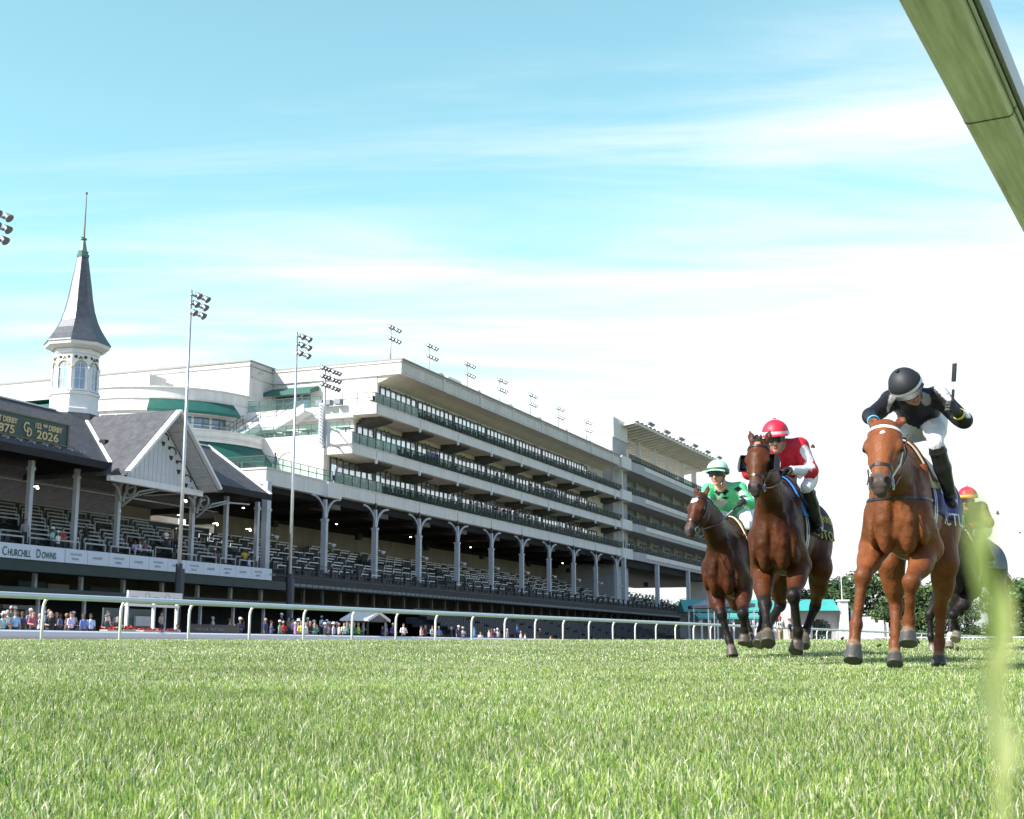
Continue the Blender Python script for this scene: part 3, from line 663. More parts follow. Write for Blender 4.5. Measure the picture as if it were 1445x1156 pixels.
def clubhouse():
    T = Thing('clubhouse', 'cream stucco clubhouse with stepped terraces, curved bays and green awnings', 'building', 106, 70, .1)
    # rear blocks
    m = MB(); m.box(109.6, 116, 72.9, 110, 12, 28.5); blk = T.part('wall', m, cream)
    m = MB(); m.box(109.5, 116.1, 72.8, 110.1, 28.5, 28.68, 0); m.box(109.54, 116, 72.85, 110, 28.0, 28.1, 0); T.part('coping', m, mat('coping_metal', (.25,.24,.23)), blk)
    m = MB(); m.box(109.9, 114.2, 72.78, 72.9, 26.9, 27.0); m.box(109.9, 110.0, 72.78, 72.9, 26.9, 28.2); m.box(114.1, 114.2, 72.78, 72.9, 26.9, 28.2); m.box(109.9, 114.2, 72.78, 72.9, 28.1, 28.2)
    m.tube([(111.6+.35*cos(q), 72.75, 27.5+.25*sin(q)) for q in np.linspace(.4, 3.6, 8)], .06, 5); T.part('wall_panel_frame', m, wallb, blk)
    m = MB(); m.box(104.9, 118, 82.2, 128, 25.3, 26.9, 0); m.box(106.6, 118, 83, 128, 12, 25.3, 1); T.part('wall', m, [cream, wallb])  # recessed wall coloured tan to paint in the shade below the overhang
    m = MB(); m.box(104.7, 107.4, 81.3, 82.2, 24.4, 26.95); T.part('pier', m, creamw)
    m = MB(); m.prism([(104.85, 25.3), (106.6, 25.3), (103.9, 24.55), (103.9, 24.2), (104.0, 24.2), (106.5, 24.9)], 83.0, 127, 1); T.part('awning', m, awn)
    for q in range(8): m = MB(); m.box(106.5, 106.62, 84+q*4, 86.6+q*4, 20.5, 23.4); T.part('window', m, glassd)
    # upper curved bay
    c = (110, 83); A0, A1 = 0, radians(100)
    m = MB(); arc_wall(m, c, 10.2, 10.6, A0, A1, 22.4, 24.65, 30); up = T.part('curved_wall', m, creamw)
    m = MB(); arc_wall(m, c, 10.2, 10.75, A0, A1, 24.6, 24.75, 30, 0); T.part('cornice', m, cream, up); m = MB(); arc_wall(m, c, 10.2, 10.72, A0, A1, 23.55, 23.68, 30, 0); T.part('cornice', m, cream, up)
    m = MB(); arc_wall(m, c, 9.9, 10.3, A0, A1, 16.5, 22.4, 30); T.part('curved_wall', m, cream)
    m = MB(); arc_wall(m, c, 10.62, 10.66, radians(17), radians(62), 22.35, 23.5, 26, 0, 11.7, 11.8); arc_wall(m, c, 11.74, 11.8, radians(17), radians(62), 22.1, 22.37, 26, 0); T.part('awning', m, awn)
    for i in range(7):
        a = radians(20+i*10); m = MB(); arc_wall(m, c, 10.28, 10.36, a, a+radians(9.4), 19.6, 22.1, 4, 0)
        for q in (a, a+radians(9.4)): arc_wall(m, c, 10.3, 10.44, q-.006, q+.006, 19.6, 22.1, 1, 1)
        arc_wall(m, c, 10.3, 10.42, a, a+radians(9.4), 21.2, 21.27, 4, 1); arc_wall(m, c, 10.3, 10.42, a, a+radians(9.4), 22.02, 22.1, 4, 1)
        T.part('window', m, [glassd, whiteg])
    # lower curved bay
    c = (104, 78)
    m = MB(); arc_wall(m, c, 0.1, 10.6, A0, A1, 18.45, 19.5, 30); T.part('curved_terrace', m, creamw)
    m = MB(); arc_wall(m, c, 10.3, 10.8, A0, A1, 19.4, 19.55, 30); T.part('cornice', m, cream); m = MB(); arc_wall(m, c, 10.3, 10.72, A0, A1, 18.75, 18.85, 30); T.part('cornice', m, cream)
    m = MB(); arc_wall(m, c, 9.3, 9.7, A0, A1, 13.5, 18.5, 30); T.part('curved_wall', m, cream)
    m = MB(); arc_wall(m, c, 10.0, 10.5, radians(-14), A1, 17.0, 18.4, 30, 0, 11.6, 11.75); arc_wall(m, c, 11.66, 11.74, radians(-14), A1, 16.7, 17.02, 30, 0); T.part('awning', m, awn)
    for i in range(9):
        a = radians(2+i*9.5); m = MB(); arc_wall(m, c, 9.68, 9.76, a, a+radians(9), 14.7, 17.2, 4, 0)
        for q in (a, a+radians(9)): arc_wall(m, c, 9.7, 9.84, q-.006, q+.006, 14.7, 17.2, 1, 1)
        arc_wall(m, c, 9.7, 9.82, a, a+radians(9), 16.3, 16.37, 4, 1); T.part('window', m, [glassd, whiteg])
    rail_line(T, [(104-10.3*sin(a), 78-10.3*cos(a), 19.5) for a in np.linspace(.35, 1.7, 10)], glass=False)
    # terrace of the first balcony level, in front of the bays
    m = MB(); m.box(90.1, 101.4, 58.0, 70, 13.2, 14.45); m.box(90.05, 101.42, 57.95, 58.06, 14.4, 14.56, 1); m.box(90.02, 90.14, 58.06, 70, 14.4, 14.56, 1); t1 = T.part('terrace', m, [creamw, cream])
    m = MB(); m.box(99.3, 101.7, 57.55, 58.0, 13.1, 14.4); T.part('sign_box', m, creamw)
    rail_line(T, [(90.3, 66, 14.5), (90.3, 58.3, 14.5), (101.3, 58.3, 14.5)])
    m = MB(); m.box(90.6, 104.4, 60.5, 75, 8, 13.2); 
    # end wall of the first storey with terrace above
    m = MB(); m.box(103.9, 104.48, 60.8, 68, 14.55, 19.5); T.part('wall', m, cream)
    m = MB(); m.box(103.95, 104.25, 57.95, 61, 18.5, 19.55); T.part('parapet', m, creamw)
    rail_line(T, [(104.4, 72, 19.5), (104.4, 58.4, 19.5)], h=1.1)
    # doors onto the second terrace
    for k in range(4): m = MB(); m.box(109.28, 109.42, 67.2+k*1.15, 68.2+k*1.15, 18.7, 20.9, 0); m.box(109.22, 109.3, 67.15+k*1.15, 67.25+k*1.15, 18.7, 20.95, 1); T.part('window', m, [glassd, whiteg])
    # upper terrace, awning, glass rail
    m = MB(); m.box(108.7, 114, 60.5, 73, 21.9, 23.05); T.part('terrace', m, creamw)
    rail_line(T, [(108.9, 72.6, 23.05), (108.9, 64.2, 23.05)], h=1.15); rail_line(T, [(108.9, 61.8, 23.05), (108.9, 58.5, 23.05), (110, 58.5, 23.05)], h=1.15, glass=False)
    m = MB(); m.prism([(113.9, 26.4), (112.2, 25.75), (112.2, 25.35), (112.3, 25.35), (113.9, 25.9)], 67.4, 73, 1); T.part('awning', m, awn)
    m = MB(); m.box(113.85, 114.02, 68.4, 72.4, 23.05, 25.5); T.part('window', m, glassd)
    # stair in two flights with solid white stringers
    m = MB(); w = .95
    m.prism([(65.0, 23.2), (65.0, 22.4), (68.1, 20.9), (71.6, 20.9), (71.6, 21.75), (68.1, 21.75)], 107.1, 107.3, 0); m.prism([(65.0, 22.6), (65.0, 22.4), (68.1, 20.9), (71.6, 20.9), (71.6, 21.1), (68.1, 21.1)], 107.3, 108.7, 0)
    m.prism([(107.2, 21.7), (107.2, 20.9), (103.4, 18.5), (102.6, 18.5), (102.6, 19.2)], 69.9, 70.1, 1); m.prism([(107.2, 21.2), (107.2, 20.9), (103.4, 18.5), (102.6, 18.5), (102.6, 18.9)], 70.1, 71.7, 1); m.prism([(107.2, 21.7), (107.2, 20.9), (103.4, 18.5), (102.6, 18.5), (102.6, 19.2)], 71.7, 71.85, 1)
    st = T.part('stair', m, creamw)
    rail_line(T, [(107.2, 65.2, 23.1), (107.2, 68.1, 21.7), (107.2, 69.9, 21.7)], h=.95, glass=False, name='stair_railing'); rail_line(T, [(107.1, 71.8, 21.5), (102.7, 71.8, 19.1)], h=1.0, glass=False, name='stair_railing'); rail_line(T, [(107.1, 70.0, 21.5), (102.7, 70.0, 19.1)], h=1.0, glass=False, name='stair_railing')
    # arched ornament rings and small fittings on the sunny end walls
    m = MB()
    for q, z, r in ((64.5, 16.8, 1.25), (63.0, 21.0, 1.25)): m.tube([((103.86 if z < 18 else 109.35), q+r*cos(a), z+r*sin(a)) for a in np.linspace(.2, 2.9, 14)], .05, 5)
    T.part('wall_ornament', m, wallb)
    for (u, s, z) in ((113.95, 66.3, 27.3), (109.35, 64.2, 21.6), (103.85, 66, 17.3)): m = MB(); m.box(u-.3, u, s-.25, s+.25, z-.12, z+.12); T.part('wall_lamp', m, steel)
    m = MB()
    for q in (61.5, 62.6, 63.5): m.box(107.9, 108.6, q, q+.7, 23.1, 23.6)
    T.part('rooftop_unit', m, lampm)
    m = MB()
    for k in range(5): m.box(105.2, 106.2, 59+k*2.0, 60.2+k*2.0, 20.2, 20.28); m.box(105.65, 105.75, 59.5+k*2, 59.6+k*2, 19.5, 20.2)
    T.part('terrace_tables', m, mull)
clubhouse()

# ------------------------------------------------------------------ the farther stand with the louvred canopy
def far_stand():
    T = Thing('far_stand', 'farther concrete stand with stepped balconies under a tilted louvred canopy', 'grandstand', 215, 64, .1)
    cg = mat('far_concrete', (.42,.42,.43), .85, .08, .5)
    m = MB(); m.box(187.4, 194.5, 59.6, 70, 5, 34.6); T.part('tower', m, cg)
    m = MB(); m.box(187.3, 194.6, 59.4, 59.6, 31.6, 34.7); T.part('tower_panel', m, creamw)
    for zb, zt in ((13.3, 14.6), (17.6, 18.9), (22.0, 23.3), (26.8, 28.4)):
        m = MB(); m.box(186.0, 190.8, 57.7, 60, zb-.1, zt+.1); T.part('corner_box', m, creamw)
        m = MB(); m.prism([(190.8, 58.0), (198.9, 58.0), (262, 58.0), (262, 80), (190.8, 80)], zb, zt-.3, 2, 0)
        m.box(198.9, 262, 57.9, 58.0, zt-.75, zt-.05, 1); m.prism([(191, 58.3), (198.9, 57.9), (198.9, 58.3)], zb, zt, 2, 0)
        T.part('balcony_slab', m, [cg, creamw])
        balustrade(T, 191, 261, 58.1, zt-.05, MATS['dark_glass'], clutter=zb < 26)
    for za, zb in ((14.3, 17.6), (18.6, 22.0), (23.0, 26.8)):
        m = MB(); m.box(190, 262, 62, 79, za, zb); w = T.part('wall', m, cg)
        for k in range(9):
            u = 193+k*7.6; glass_run(T, u, u+4.0, 61.9, za+.3, za+2.7, .8, glassw, w)
            m = MB(); m.box(u+5.2, u+6.2, 61.4, 62, za, zb); T.part('fin_wall', m, cg)
    for (u, z) in ((189.0, 13), (189.0, 17.5), (189., 22)): m = MB(); m.box(u-.18, u+.18, 58.6, 59, z, z+5); T.part('column', m, creamw)
    m = MB(); m.box(240.6, 246, 58.6, 62, 0.1, 13.3); T.part('column', m, cg)
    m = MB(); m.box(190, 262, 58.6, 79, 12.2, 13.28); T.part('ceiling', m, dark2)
    # canopy: tilted sheet of louvres on posts
    m = MB(); A = lambda t, q: Vector((191+(61)*t+0*q, 57.0+11*q, 34.4+1.2*t-2.0*q))
    n = 26
    for i in range(n):
        a, b = i/n, (i+.72)/n; m.add([A(a,0), A(b,0)+Vector((0,0,.32)), A(b,1)+Vector((0,0,.32)), A(a,1)], [(0,1,2,3)]); m.add([A(b,0)+Vector((0,0,.33)), A((i+1)/n,0), A((i+1)/n,1), A(b,1)+Vector((0,0,.33))], [(0,1,2,3)])
    cp = T.part('canopy', m, mat('canopy_sheet', (.62,.60,.52), .6, .08, .6))
    m = MB()
    for i in range(n+1): m.beam(A(i/n,0)-Vector((0,0,.15)), A(i/n,1)-Vector((0,0,.15)), .28, .3)
    for q in (0, .45, 1): m.beam(A(0,q)-Vector((0,0,.3)), A(1,q)-Vector((0,0,.3)), .25, .35)
    T.part('canopy_beams', m, MATS['canopy_sheet'], cp)
    for k in range(6):
        u = 199+k*9.4; m = MB(); m.box(u-.4, u+.4, 61.5, 62.3, 28.1, 34); m.box(u-.7, u+.7, 61.2, 62.6, 28.1, 29.9); T.part('canopy_post', m, creamw)
        m = MB(); p = A((u-191)/61, 0)
        for j in range(5): m.lathe([(.1, .1), (.3, -.25)], 7, (u-1.2+j*.6, p.y-.2, p.z+.75), axis=(0, .6, .8))
        m.box(u-1.5, u+1.5, p.y-.1, p.y, p.z+.35, p.z+.5); T.part('canopy_lamps', m, lampm, cp)
    m = MB(); m.box(195, 262, 63, 63.3, 28.2, 30.2); T.part('wall_panel', m, mat('terrace_screen', (.5,.52,.55), .4, .2, .5))
    for u in (211, 226): m = MB(); m.box(u, u+1.4, 66, 66.5, 10.8, 11.6); T.part('hanging_screen', m, dark)
far_stand()
# ------------------------------------------------------------------ floodlight poles
def lampshape(m, p, d, r=.235, mi=0, ml=1):
    d = Vector(d).normalized(); p = Vector(p)
    m.lathe([(r*.38, -r*1.15), (r*.62, -r*.9), (r*.8, -r*.3), (r*1.05, r*.35), (r*.98, r*.36)], 12, p, mi, axis=d); m.lathe([(r*.97, r*.30), (.01, r*.26)], 12, p, ml, axis=d)
    m.lathe([(r*.34, -r*1.6), (r*.34, -r*1.1)], 8, p, mi, axis=d)
LAMPDIR = (.1, -.72, -.68)
def pole(label, u, s, z0, ztop, rows, r=.11, sleeve=None, dx=None, group='floodlight poles'):
    T = Thing('floodlight_pole', label, 'light pole', u, s, z0, group)
    m = MB(); m.tube([(u, s, z0), (u, s, (z0+ztop)/2), (u, s, ztop)], [r*1.25, r, r*.62], 10); T.part('pole', m, galv, smooth=True)
    if sleeve:
        m = MB(); m.tube([(u, s, z0), (u, s, sleeve)], r*1.9, 12); m.box(u+r*1.5, u+r*3.6, s-.15, s+.15, sleeve-2.6, sleeve-.3); T.part('pole_sleeve', m, mat('pole_sleeve_paint', (.02,.03,.045), .5, .15))
    for z, offs in rows:
        m = MB(); a = min(0, min(offs)); b = max(offs); m.box(u+a-.1, u+b+.1, s-.06, s+.06, z-.05, z+.05); T.part('crossarm', m, galv)
        for o in offs:
            m = MB(); lampshape(m, (u+o, s-.28, z-.02), LAMPDIR); m.box(u+o-.03, u+o+.03, s-.3, s-.02, z-.04, z+.1); T.part('lamp', m, [lampm, lens])
    return T
pole('tall pole at the left frame edge, its lamps half cut off', 50.6, 50, .1, 22.9, [(22.6, (.25, 1.05)), (21.95, (.25, 1.05)), (21.3, (.1, .9))], sleeve=5.2)
pole('tall pole with three rows of lamps in front of the white gable', 68.2, 50, .1, 22.9, [(22.6, (.45, 1.35)), (22.0, (.25, 1.2)), (21.4, (.05, 1.0))], sleeve=5.3)
pole('tall pole with three rows of lamps in front of the stair terraces', 81.2, 50, .1, 23.05, [(22.75, (.4, 1.3)), (22.1, (.3, 1.3)), (21.45, (.1, 1.2))], sleeve=5.3)
T = pole('grey mast with three long lamp rows on the clubhouse terrace', 100.6, 58.9, 17.6, 24.7, [(24.75, (-.9, -.35, .2, 1.0, 1.55, 2.1)), (24.0, (-.9, -.35, .2, 1.0, 1.55, 2.1)), (23.25, (-.9, -.3, .2, .9, 1.5, 2.0))], r=.13)
m = MB(); m.box(100.0, 100.12, 58.7, 59.1, 17.9, 21.6); m.box(100.45, 100.9, 58.4, 58.75, 17.8, 20.0)
for q in range(12): m.box(99.75, 100.1, 58.85, 58.95, 18.1+q*.3, 18.15+q*.3)
m.beam((100.6, 58.9, 18.2), (104.3, 59.4, 18.2), .12, .2); m.beam((100.6, 58.9, 19.6), (104.3, 59.4, 19.6), .1, .15); T.part('ladder', m, steel)
NTH = ['nearest', 'second nearest', 'third', 'fourth', 'fifth', 'sixth', 'seventh']
for k, (u, zt) in enumerate(((119.1, 33.35), (128.3, 33.4), (138.7, 33.5), (148.75, 33.5), (159.3, 33.5), (170, 33.5), (182.2, 33.5))):
    pole('rooftop lamp pole, %s from the camera along the cream roof' % NTH[k], u, 62, 28.45, zt, [(33.1, (-.7, -.1, .9, 1.5)), (31.9, (-.6, .1, .9, 1.5))], r=.09, group='lamp poles on the roof')

# ------------------------------------------------------------------ running rails
def run_rail(name, label, s, z_of, u0, u1, step, rail_r, topz, arm, phase=0., spare=None, flat=False, rails=1):
    T = Thing(name, label, 'rail', u0, s, 0, frame=1)
    n = int((u1-u0)/6); pts = []
    for i in range(n+1):
        u = u0+(u1-u0)*i/n; w = RW(u, s); pts.append((u, s, z_of(w.x, w.y)+topz))
    m = MB(); m.tube(pts, rail_r, 14); T.part('top_rail', m, mat('rail_aluminium', (.62,.67,.70), .32, .06, 2., metal=.25), smooth=True)
    u = u0+phase; k = 0
    while u < u1:
        w = RW(u, s); z = z_of(w.x, w.y); m = MB()
        m.tube([(u, s+arm, z-.25), (u, s+arm, z+topz-.30), (u, s+arm*.93, z+topz-.19), (u, s+arm*.7, z+topz-.09), (u, s+arm*.35, z+topz-.04), (u, s, z+topz-.03)], .036, 10); 
        if k < 90: T.part('post', m, mat('post_white', (.80,.80,.79), .35, .04), smooth=True)
        u += step; k += 1
    return T
run_rail('running_rail', 'white rail on gooseneck posts between the turf and the dirt track', 24.55, ground_z, 12, 190, 2.475, .072, 1.035, .2, phase=22.0-12-2.475*4)
# the rail right beside and above the camera
def near_rail():
    d = RD; c0 = Vector((.5929, 1.718, 0)); c0 = c0-d*c0.dot(d)
    T = empty('inner_rail', 'weathered white inner rail passing overhead at the upper right corner', 'rail', c0, RRZ)
    # local x along the rail, y away from the track side is -y here
    m = MB(); prof = [(-.0425, .008), (-.040, .003), (-.034, .0), (.033, 0), (.038, .003), (.0405, .010), (.042, .05), (.03, .066), (-.03, .066), (-.0425, .05)]
    nseg = [(-3.0, 2.2655), (2.267, 5.6), (5.603, 9.0), (9.003, 30)]
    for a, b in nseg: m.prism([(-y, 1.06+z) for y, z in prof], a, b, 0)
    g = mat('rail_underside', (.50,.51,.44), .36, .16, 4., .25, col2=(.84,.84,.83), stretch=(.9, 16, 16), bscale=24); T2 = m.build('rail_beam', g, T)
    m = MB(); m.prism([(-y, 1.06+z) for y, z in [(-.0432, .008), (-.0405, .002), (-.034, -.001), (.033, -.001), (.0385, .002), (.0412, .010), (.0425, .05), (.039, .05), (.037, .01)]], 2.2645, 2.268, 0); m.build('rail_joint', mull, T)
    m = MB(); m.prism([(-y, 1.06+z) for y, z in [(.050, .012), (.058, .008), (.061, .02), (.058, .055), (.050, .05)]], -3, 30, 0); m.build('rail_backing', mat('rail_backing_grey', (.16,.17,.17), .3, .12, 4., metal=.6), T)
    m = MB(); m.prism([(-y, 1.06+z) for y, z in [(.0425, .010), (.0490, .006), (.0490, .058), (.0425, .058)]], -3, 30, 0); m.build('rail_edge', mat('polished_rail_edge', (.80,.84,.90), .16, .05, 6., metal=.9), T)
    for x in (-2.6, 12, 16, 20, 24): 
        m = MB(); m.tube([(x, -.07, 1.11), (x, -.2, 1.09), (x, -.34, .95), (x, -.36, 0)], .03, 10); m.build('post', MATS['post_white'], T)
near_rail()
def far_rail():
    T = Thing('outer_rail', 'fat white outer rail with dark top along the spectators', 'rail', 40, 44, 0)
    m = MB(); m.tube([(10+k*12, 44.0, .72) for k in range(21)], .245, 18); T.part('rail_tube', m, mat('rail_vinyl', (.74,.75,.75), .4, .06, .9, col2=(.70,.72,.76)), smooth=True)
    m = MB(); m.box(10, 250, 44.75, 44.95, .86, 1.0); T.part('cap_board', m, mat('cap_board_grey', (.10,.105,.12), .6, .15, 2.))
    u = 12
    while u < 160: m = MB(); m.box(u-.06, u+.06, 44.05, 44.2, 0, .95); T.part('post', m, steel); u += 3.0
far_rail()

# ------------------------------------------------------------------ furniture by the rail
def kiosk():
    T = Thing('photo_stand', 'white open frame stand with a white sign board above red flowers', 'stand', 60.5, 46, .1)
    for u in (58.3, 60.6, 62.7): m = MB(); m.box(u-.06, u+.06, 45.92, 46.08, .1, 2.7); T.part('post', m, white)
    m = MB(); m.box(58.2, 62.8, 45.9, 46.1, 2.38, 2.52); m.box(58.2, 62.8, 45.9, 46.1, 1.02, 1.14); T.part('beam', m, white)
    m = MB(); m.box(58.1, 62.9, 45.8, 45.9, 2.62, 3.2); b = T.part('sign_board', m, mat('board_white', (.72,.72,.73), .5, .04))
    for k, u in enumerate((58.3, 60.2, 62.0)):
        V, F = textmesh('LONGINES', .17); m = MB(); m.add([(u+x*.75, 45.785-zz, 2.78+y) for x, y, zz in V], F); T.part('lettering', m, greyink, b)
    for u in (59.75, 61.5): m = MB(); m.tube([(u+.2*cos(a), 45.79, 2.92+.2*sin(a)) for a in np.linspace(0, 2*pi, 13)], .012, 4); T.part('emblem', m, greyink, b)
    m = MB(); m.box(58.4, 62.7, 47.6, 47.7, 1.2, 2.3); T.part('back_panel', m, dgreen2)
    m = MB(); m.box(60.9, 62.4, 47.4, 47.55, 1.35, 1.9); T.part('screen', m, mat('screen_grey', (.30,.33,.37), .5, .1)); m = MB(); m.box(59.1, 59.7, 47.4, 47.55, 1.4, 1.8); T.part('screen', m, mat('screen_grey', (.30,.33,.37), .5, .1))
kiosk()
def gazebo():
    T = Thing('starter_shelter', 'small shelter with white scalloped gable roof and green frame', 'shelter', 84.3, 45, .1)
    m = MB(); m.prism([(82.5, 2.15), (84.25, 2.72), (86.0, 2.15), (86.0, 2.02), (84.25, 2.58), (82.5, 2.02)], 44.4, 46.6, 1)
    for k in range(14): u = 82.5+k*.25; m.lathe([(.12, 0), (.12, .03)], 8, (u+.12, 44.38, 2.06+.57*(1-abs(u+.12-84.25)/1.75)-.02), axis=(0,1,0))
    T.part('roof', m, white)
    for u in (82.9, 85.6):
        for s in (44.6, 46.4): m = MB(); m.box(u-.05, u+.05, s-.05, s+.05, .1, 2.15); T.part('post', m, dgreen if u < 84 else steel)
    m = MB(); m.box(82.9, 85.6, 44.55, 44.65, 1.95, 2.05); m.box(82.9, 85.6, 46.35, 46.45, 1.95, 2.05); T.part('beam', m, dgreen)
    m = MB(); m.box(83.0, 85.5, 46.3, 46.38, .3, 1.3); T.part('back_panel', m, dgreen2)
gazebo()
def boxsign():
    T = Thing('low_sign', 'long dark board with faint lettering low behind the outer rail', 'sign', 64.7, 45, .1)
    m = MB(); m.box(62.3, 67.1, 44.7, 44.85, 1.0, 1.42); m.box(62.2, 67.2, 44.66, 44.88, 1.42, 1.47); T.part('board', m, mat('sign_brown', (.06,.05,.05), .6, .2))
    V, F = textmesh('TURF CLUB   FIRST TURN', .2); m = MB(); m.add([(62.7+x*1.2, 44.68-zz, 1.12+y) for x, y, zz in V], F); T.part('lettering', m, greyink)
    for u in (62.6, 64.7, 66.8): m = MB(); m.box(u-.05, u+.05, 44.86, 44.95, .1, 1.0); T.part('post', m, mull)
boxsign()
def flowers():
    for k, (u0, u1) in enumerate(((55.2, 57.5), (58.1, 59.6), (59.9, 61.2))):
        T = Thing('flower_box', ('wide box of red flowers before the white frame stand', 'small box of red flowers under the white frame stand', 'box of pink and red flowers beside the jacketed guest')[k], 'flower box', (u0+u1)/2, 45, .1)
        m = MB(); m.box(u0, u1, 44.7, 45.2, .6, 1.08); T.part('planter', m, mat('planter_tan', (.45,.38,.30), .8, .1))
        m = MB(); fl = MB()
        for i in range(int((u1-u0)*70)):
            p = Vector((R.uniform(u0, u1), R.uniform(44.65, 45.25), 1.06+R.random()*R.uniform(.1, .34 if k == 0 else .16))); n = Vector((R.uniform(-1,1), R.uniform(-1,1), R.uniform(-.2,1))).normalized()
            t = n.orthogonal().normalized(); q = n.cross(t); r = R.uniform(.04, .08); (fl if i % 4 else m).add([p+t*r, p+q*r, p-t*r, p-q*r], [(0,1,2,3)])
        T.part('leaves', m, mat('flower_leaf', (.03,.10,.03), .6, .3)); T.part('blooms', fl, mat('red_bloom', (.55,.02,.03), .6, .25) if k < 2 else mat('pink_bloom', (.5,.06,.16), .6, .25))
flowers()

# ------------------------------------------------------------------ background at the far turn
def W3(px, py, Y):
    t = PITCH; x = (px-CX)/FPX; y = (CY-py)/FPX; d = Vector((x, cos(t)-y*sin(t), sin(t)+y*cos(t))); return Vector((0,0,CAMZ))+d*(Y/d.y)
def gate_house():
    Y = 150; T = empty('gate_house', 'white gate house with teal roof, arched green gate and stepped wall', 'building', (37, Y, 0))
    o = (37, Y, 0); wm = mat('gate_wall', (.60,.60,.60), .8, .12, .6); P = lambda name, m, mm, par=None: m.build(name, mm, par or T, o)
    m = MB(); m.prism([(Y-1, 4.25), (Y+1.5, 5.6), (Y+4, 4.25)], 31.5, 36.8, 0); P('roof', m, teal)
    m = MB(); m.box(31.7, 33.6, Y+.5, Y+3, 0, 4.25); m.box(36.2, 37, Y+.5, Y+3, 0, 4.25); m.box(33.6, 36.2, Y+.5, Y+3, 3.5, 4.25)
    for k in range(8):
        a, b = pi*k/8, pi*(k+1)/8; x0, x1 = 34.9-1.3*cos(a), 34.9-1.3*cos(b); m.box(x0, x1, Y+.52, Y+2.98, 2.1+1.25*sin((a+b)/2), 3.52)
    P('wall', m, mat('gate_shade_wall', (.40,.40,.41), .85, .12, .6))
    m = MB()
    for k in range(14): m.box(33.65+k*.19, 33.69+k*.19, Y+.7, Y+.76, .3, 3.1)
    m.box(33.6, 36.2, Y+.7, Y+.76, 1.5, 1.58); m.box(33.6, 36.2, Y+.7, Y+.76, .4, .5); P('gate', m, mat('gate_green', (.03,.10,.08), .5, .1))
    for x in (30.9, 37.4):
        m = MB(); m.box(x-.45, x+.45, Y-.8, Y+.4, 0, 5.3); m.box(x-.6, x+.6, Y-.95, Y+.55, 5.3, 5.5); P('pier', m, wm)
        m = MB(); m.tube([(x, Y, 5.5), (x, Y, 8.4)], .05, 6); f = P('flagpole', m, white); m = MB(); m.add([(x, Y, 7.9), (x-.25, Y+.1, 7.2), (x-.3, Y+.05, 6.6), (x, Y, 7.0)], [(0,1,2,3)]); P('flag', m, dgreen, f)
    m = MB(); m.prism([(38.3, .0), (38.3, 4.3), (39.0, 4.3), (39.0, 3.9), (39.5, 3.9), (39.5, 3.6), (40.5, 3.6), (40.5, 3.3), (40.9, 3.3), (40.9, 2.95), (41.6, 2.95), (41.6, 0)], Y-.3, Y+.2, 1); P('stepped_wall', m, wm)
    m = MB(); m.box(41.5, 41.85, Y-.5, Y+.4, 0, 3.2); m.box(42.2, 42.4, Y-.4, Y+.3, 0, 2.95); m.box(41.85, 42.2, Y-.2, Y+.2, 0, 2.8); P('pier', m, wm)
    for x, h in ((32.6, 2.6),): m = MB(); m.lathe([(.5, 0), (.5, h-.1), (.58, h-.1), (.58, h)], 16, (x, Y-3, 0)); m.lathe([(.62, h*.45), (.62, h)], 16, (x, Y-3, 0)); P('round_pier', m, wm)
gate_house()
def pavilion(label, px0, px1, ye, yr, Y, postn=6, mt=None, wall=False):
    a = W3(px0, ye, Y); b = W3(px1, ye, Y); zr = W3(px0, yr, Y+3).z; T = empty('pavilion', label, 'pavilion', ((a.x+b.x)/2, Y, .1)); o = ((a.x+b.x)/2, Y, .1)
    m = MB(); m.prism([(Y, a.z), (Y+4, zr), (Y+8, a.z), (Y+8, a.z-.25), (Y, a.z-.25)], a.x, b.x, 0); m.build('roof', mt or teal, T, o)
    for k in range(postn):
        x = a.x+(b.x-a.x)*(k+.5)/postn; m = MB(); m.box(x-.12, x+.12, Y+.3, Y+.55, .1, a.z-.2); m.build('post', white, T, o)
    m = MB(); m.box(a.x+.2, b.x-.2, Y+6, Y+6.2, .1, a.z-.6); m.build('rear_wall', mat('pavilion_wall', (.28,.29,.30), .8, .3, .4), T, o)
pavilion('long teal roofed paddock pavilion behind the running dark bay horse', 1090, 1135, 861, 848, 158)
pavilion('teal roofed pavilion seen between the columns of the far stand', 965, 1085, 861, 846, 185, 8)
pavilion('lower teal canopy nearer the seats beside the far stand', 985, 1075, 871, 865, 170, 8)
def market_tent(px, py0, py1, Y, w, label):
    c = W3(px, py1, Y); z = W3(px, py0, Y).z; T = empty('tent', label, 'tent', (c.x, Y, .1)); o = (c.x, Y, .1)
    m = MB(); m.lathe([(w*.75, c.z-.35), (w*.75, c.z), (w*.28, c.z+(z-c.z)*.5), (.05, z)], 4, (c.x, Y, 0), rot0=pi/4); m.build('canopy', mat('dark_tent', (.05,.06,.09), .7, .15), T, o)
    for dx in (-1, 1):
        for dy in (-1, 1): m = MB(); m.box(c.x+dx*w*.5-.05, c.x+dx*w*.5+.05, Y+dy*w*.5-.05, Y+dy*w*.5+.05, .1, c.z); m.build('leg', steel, T, o)
market_tent(1031, 843, 853, 155, 4.6, 'dark peaked tent seen under the belly of the dark bay horse'); market_tent(1000, 846, 855, 160, 4.2, 'dark peaked tent beside the last column of the far stand')

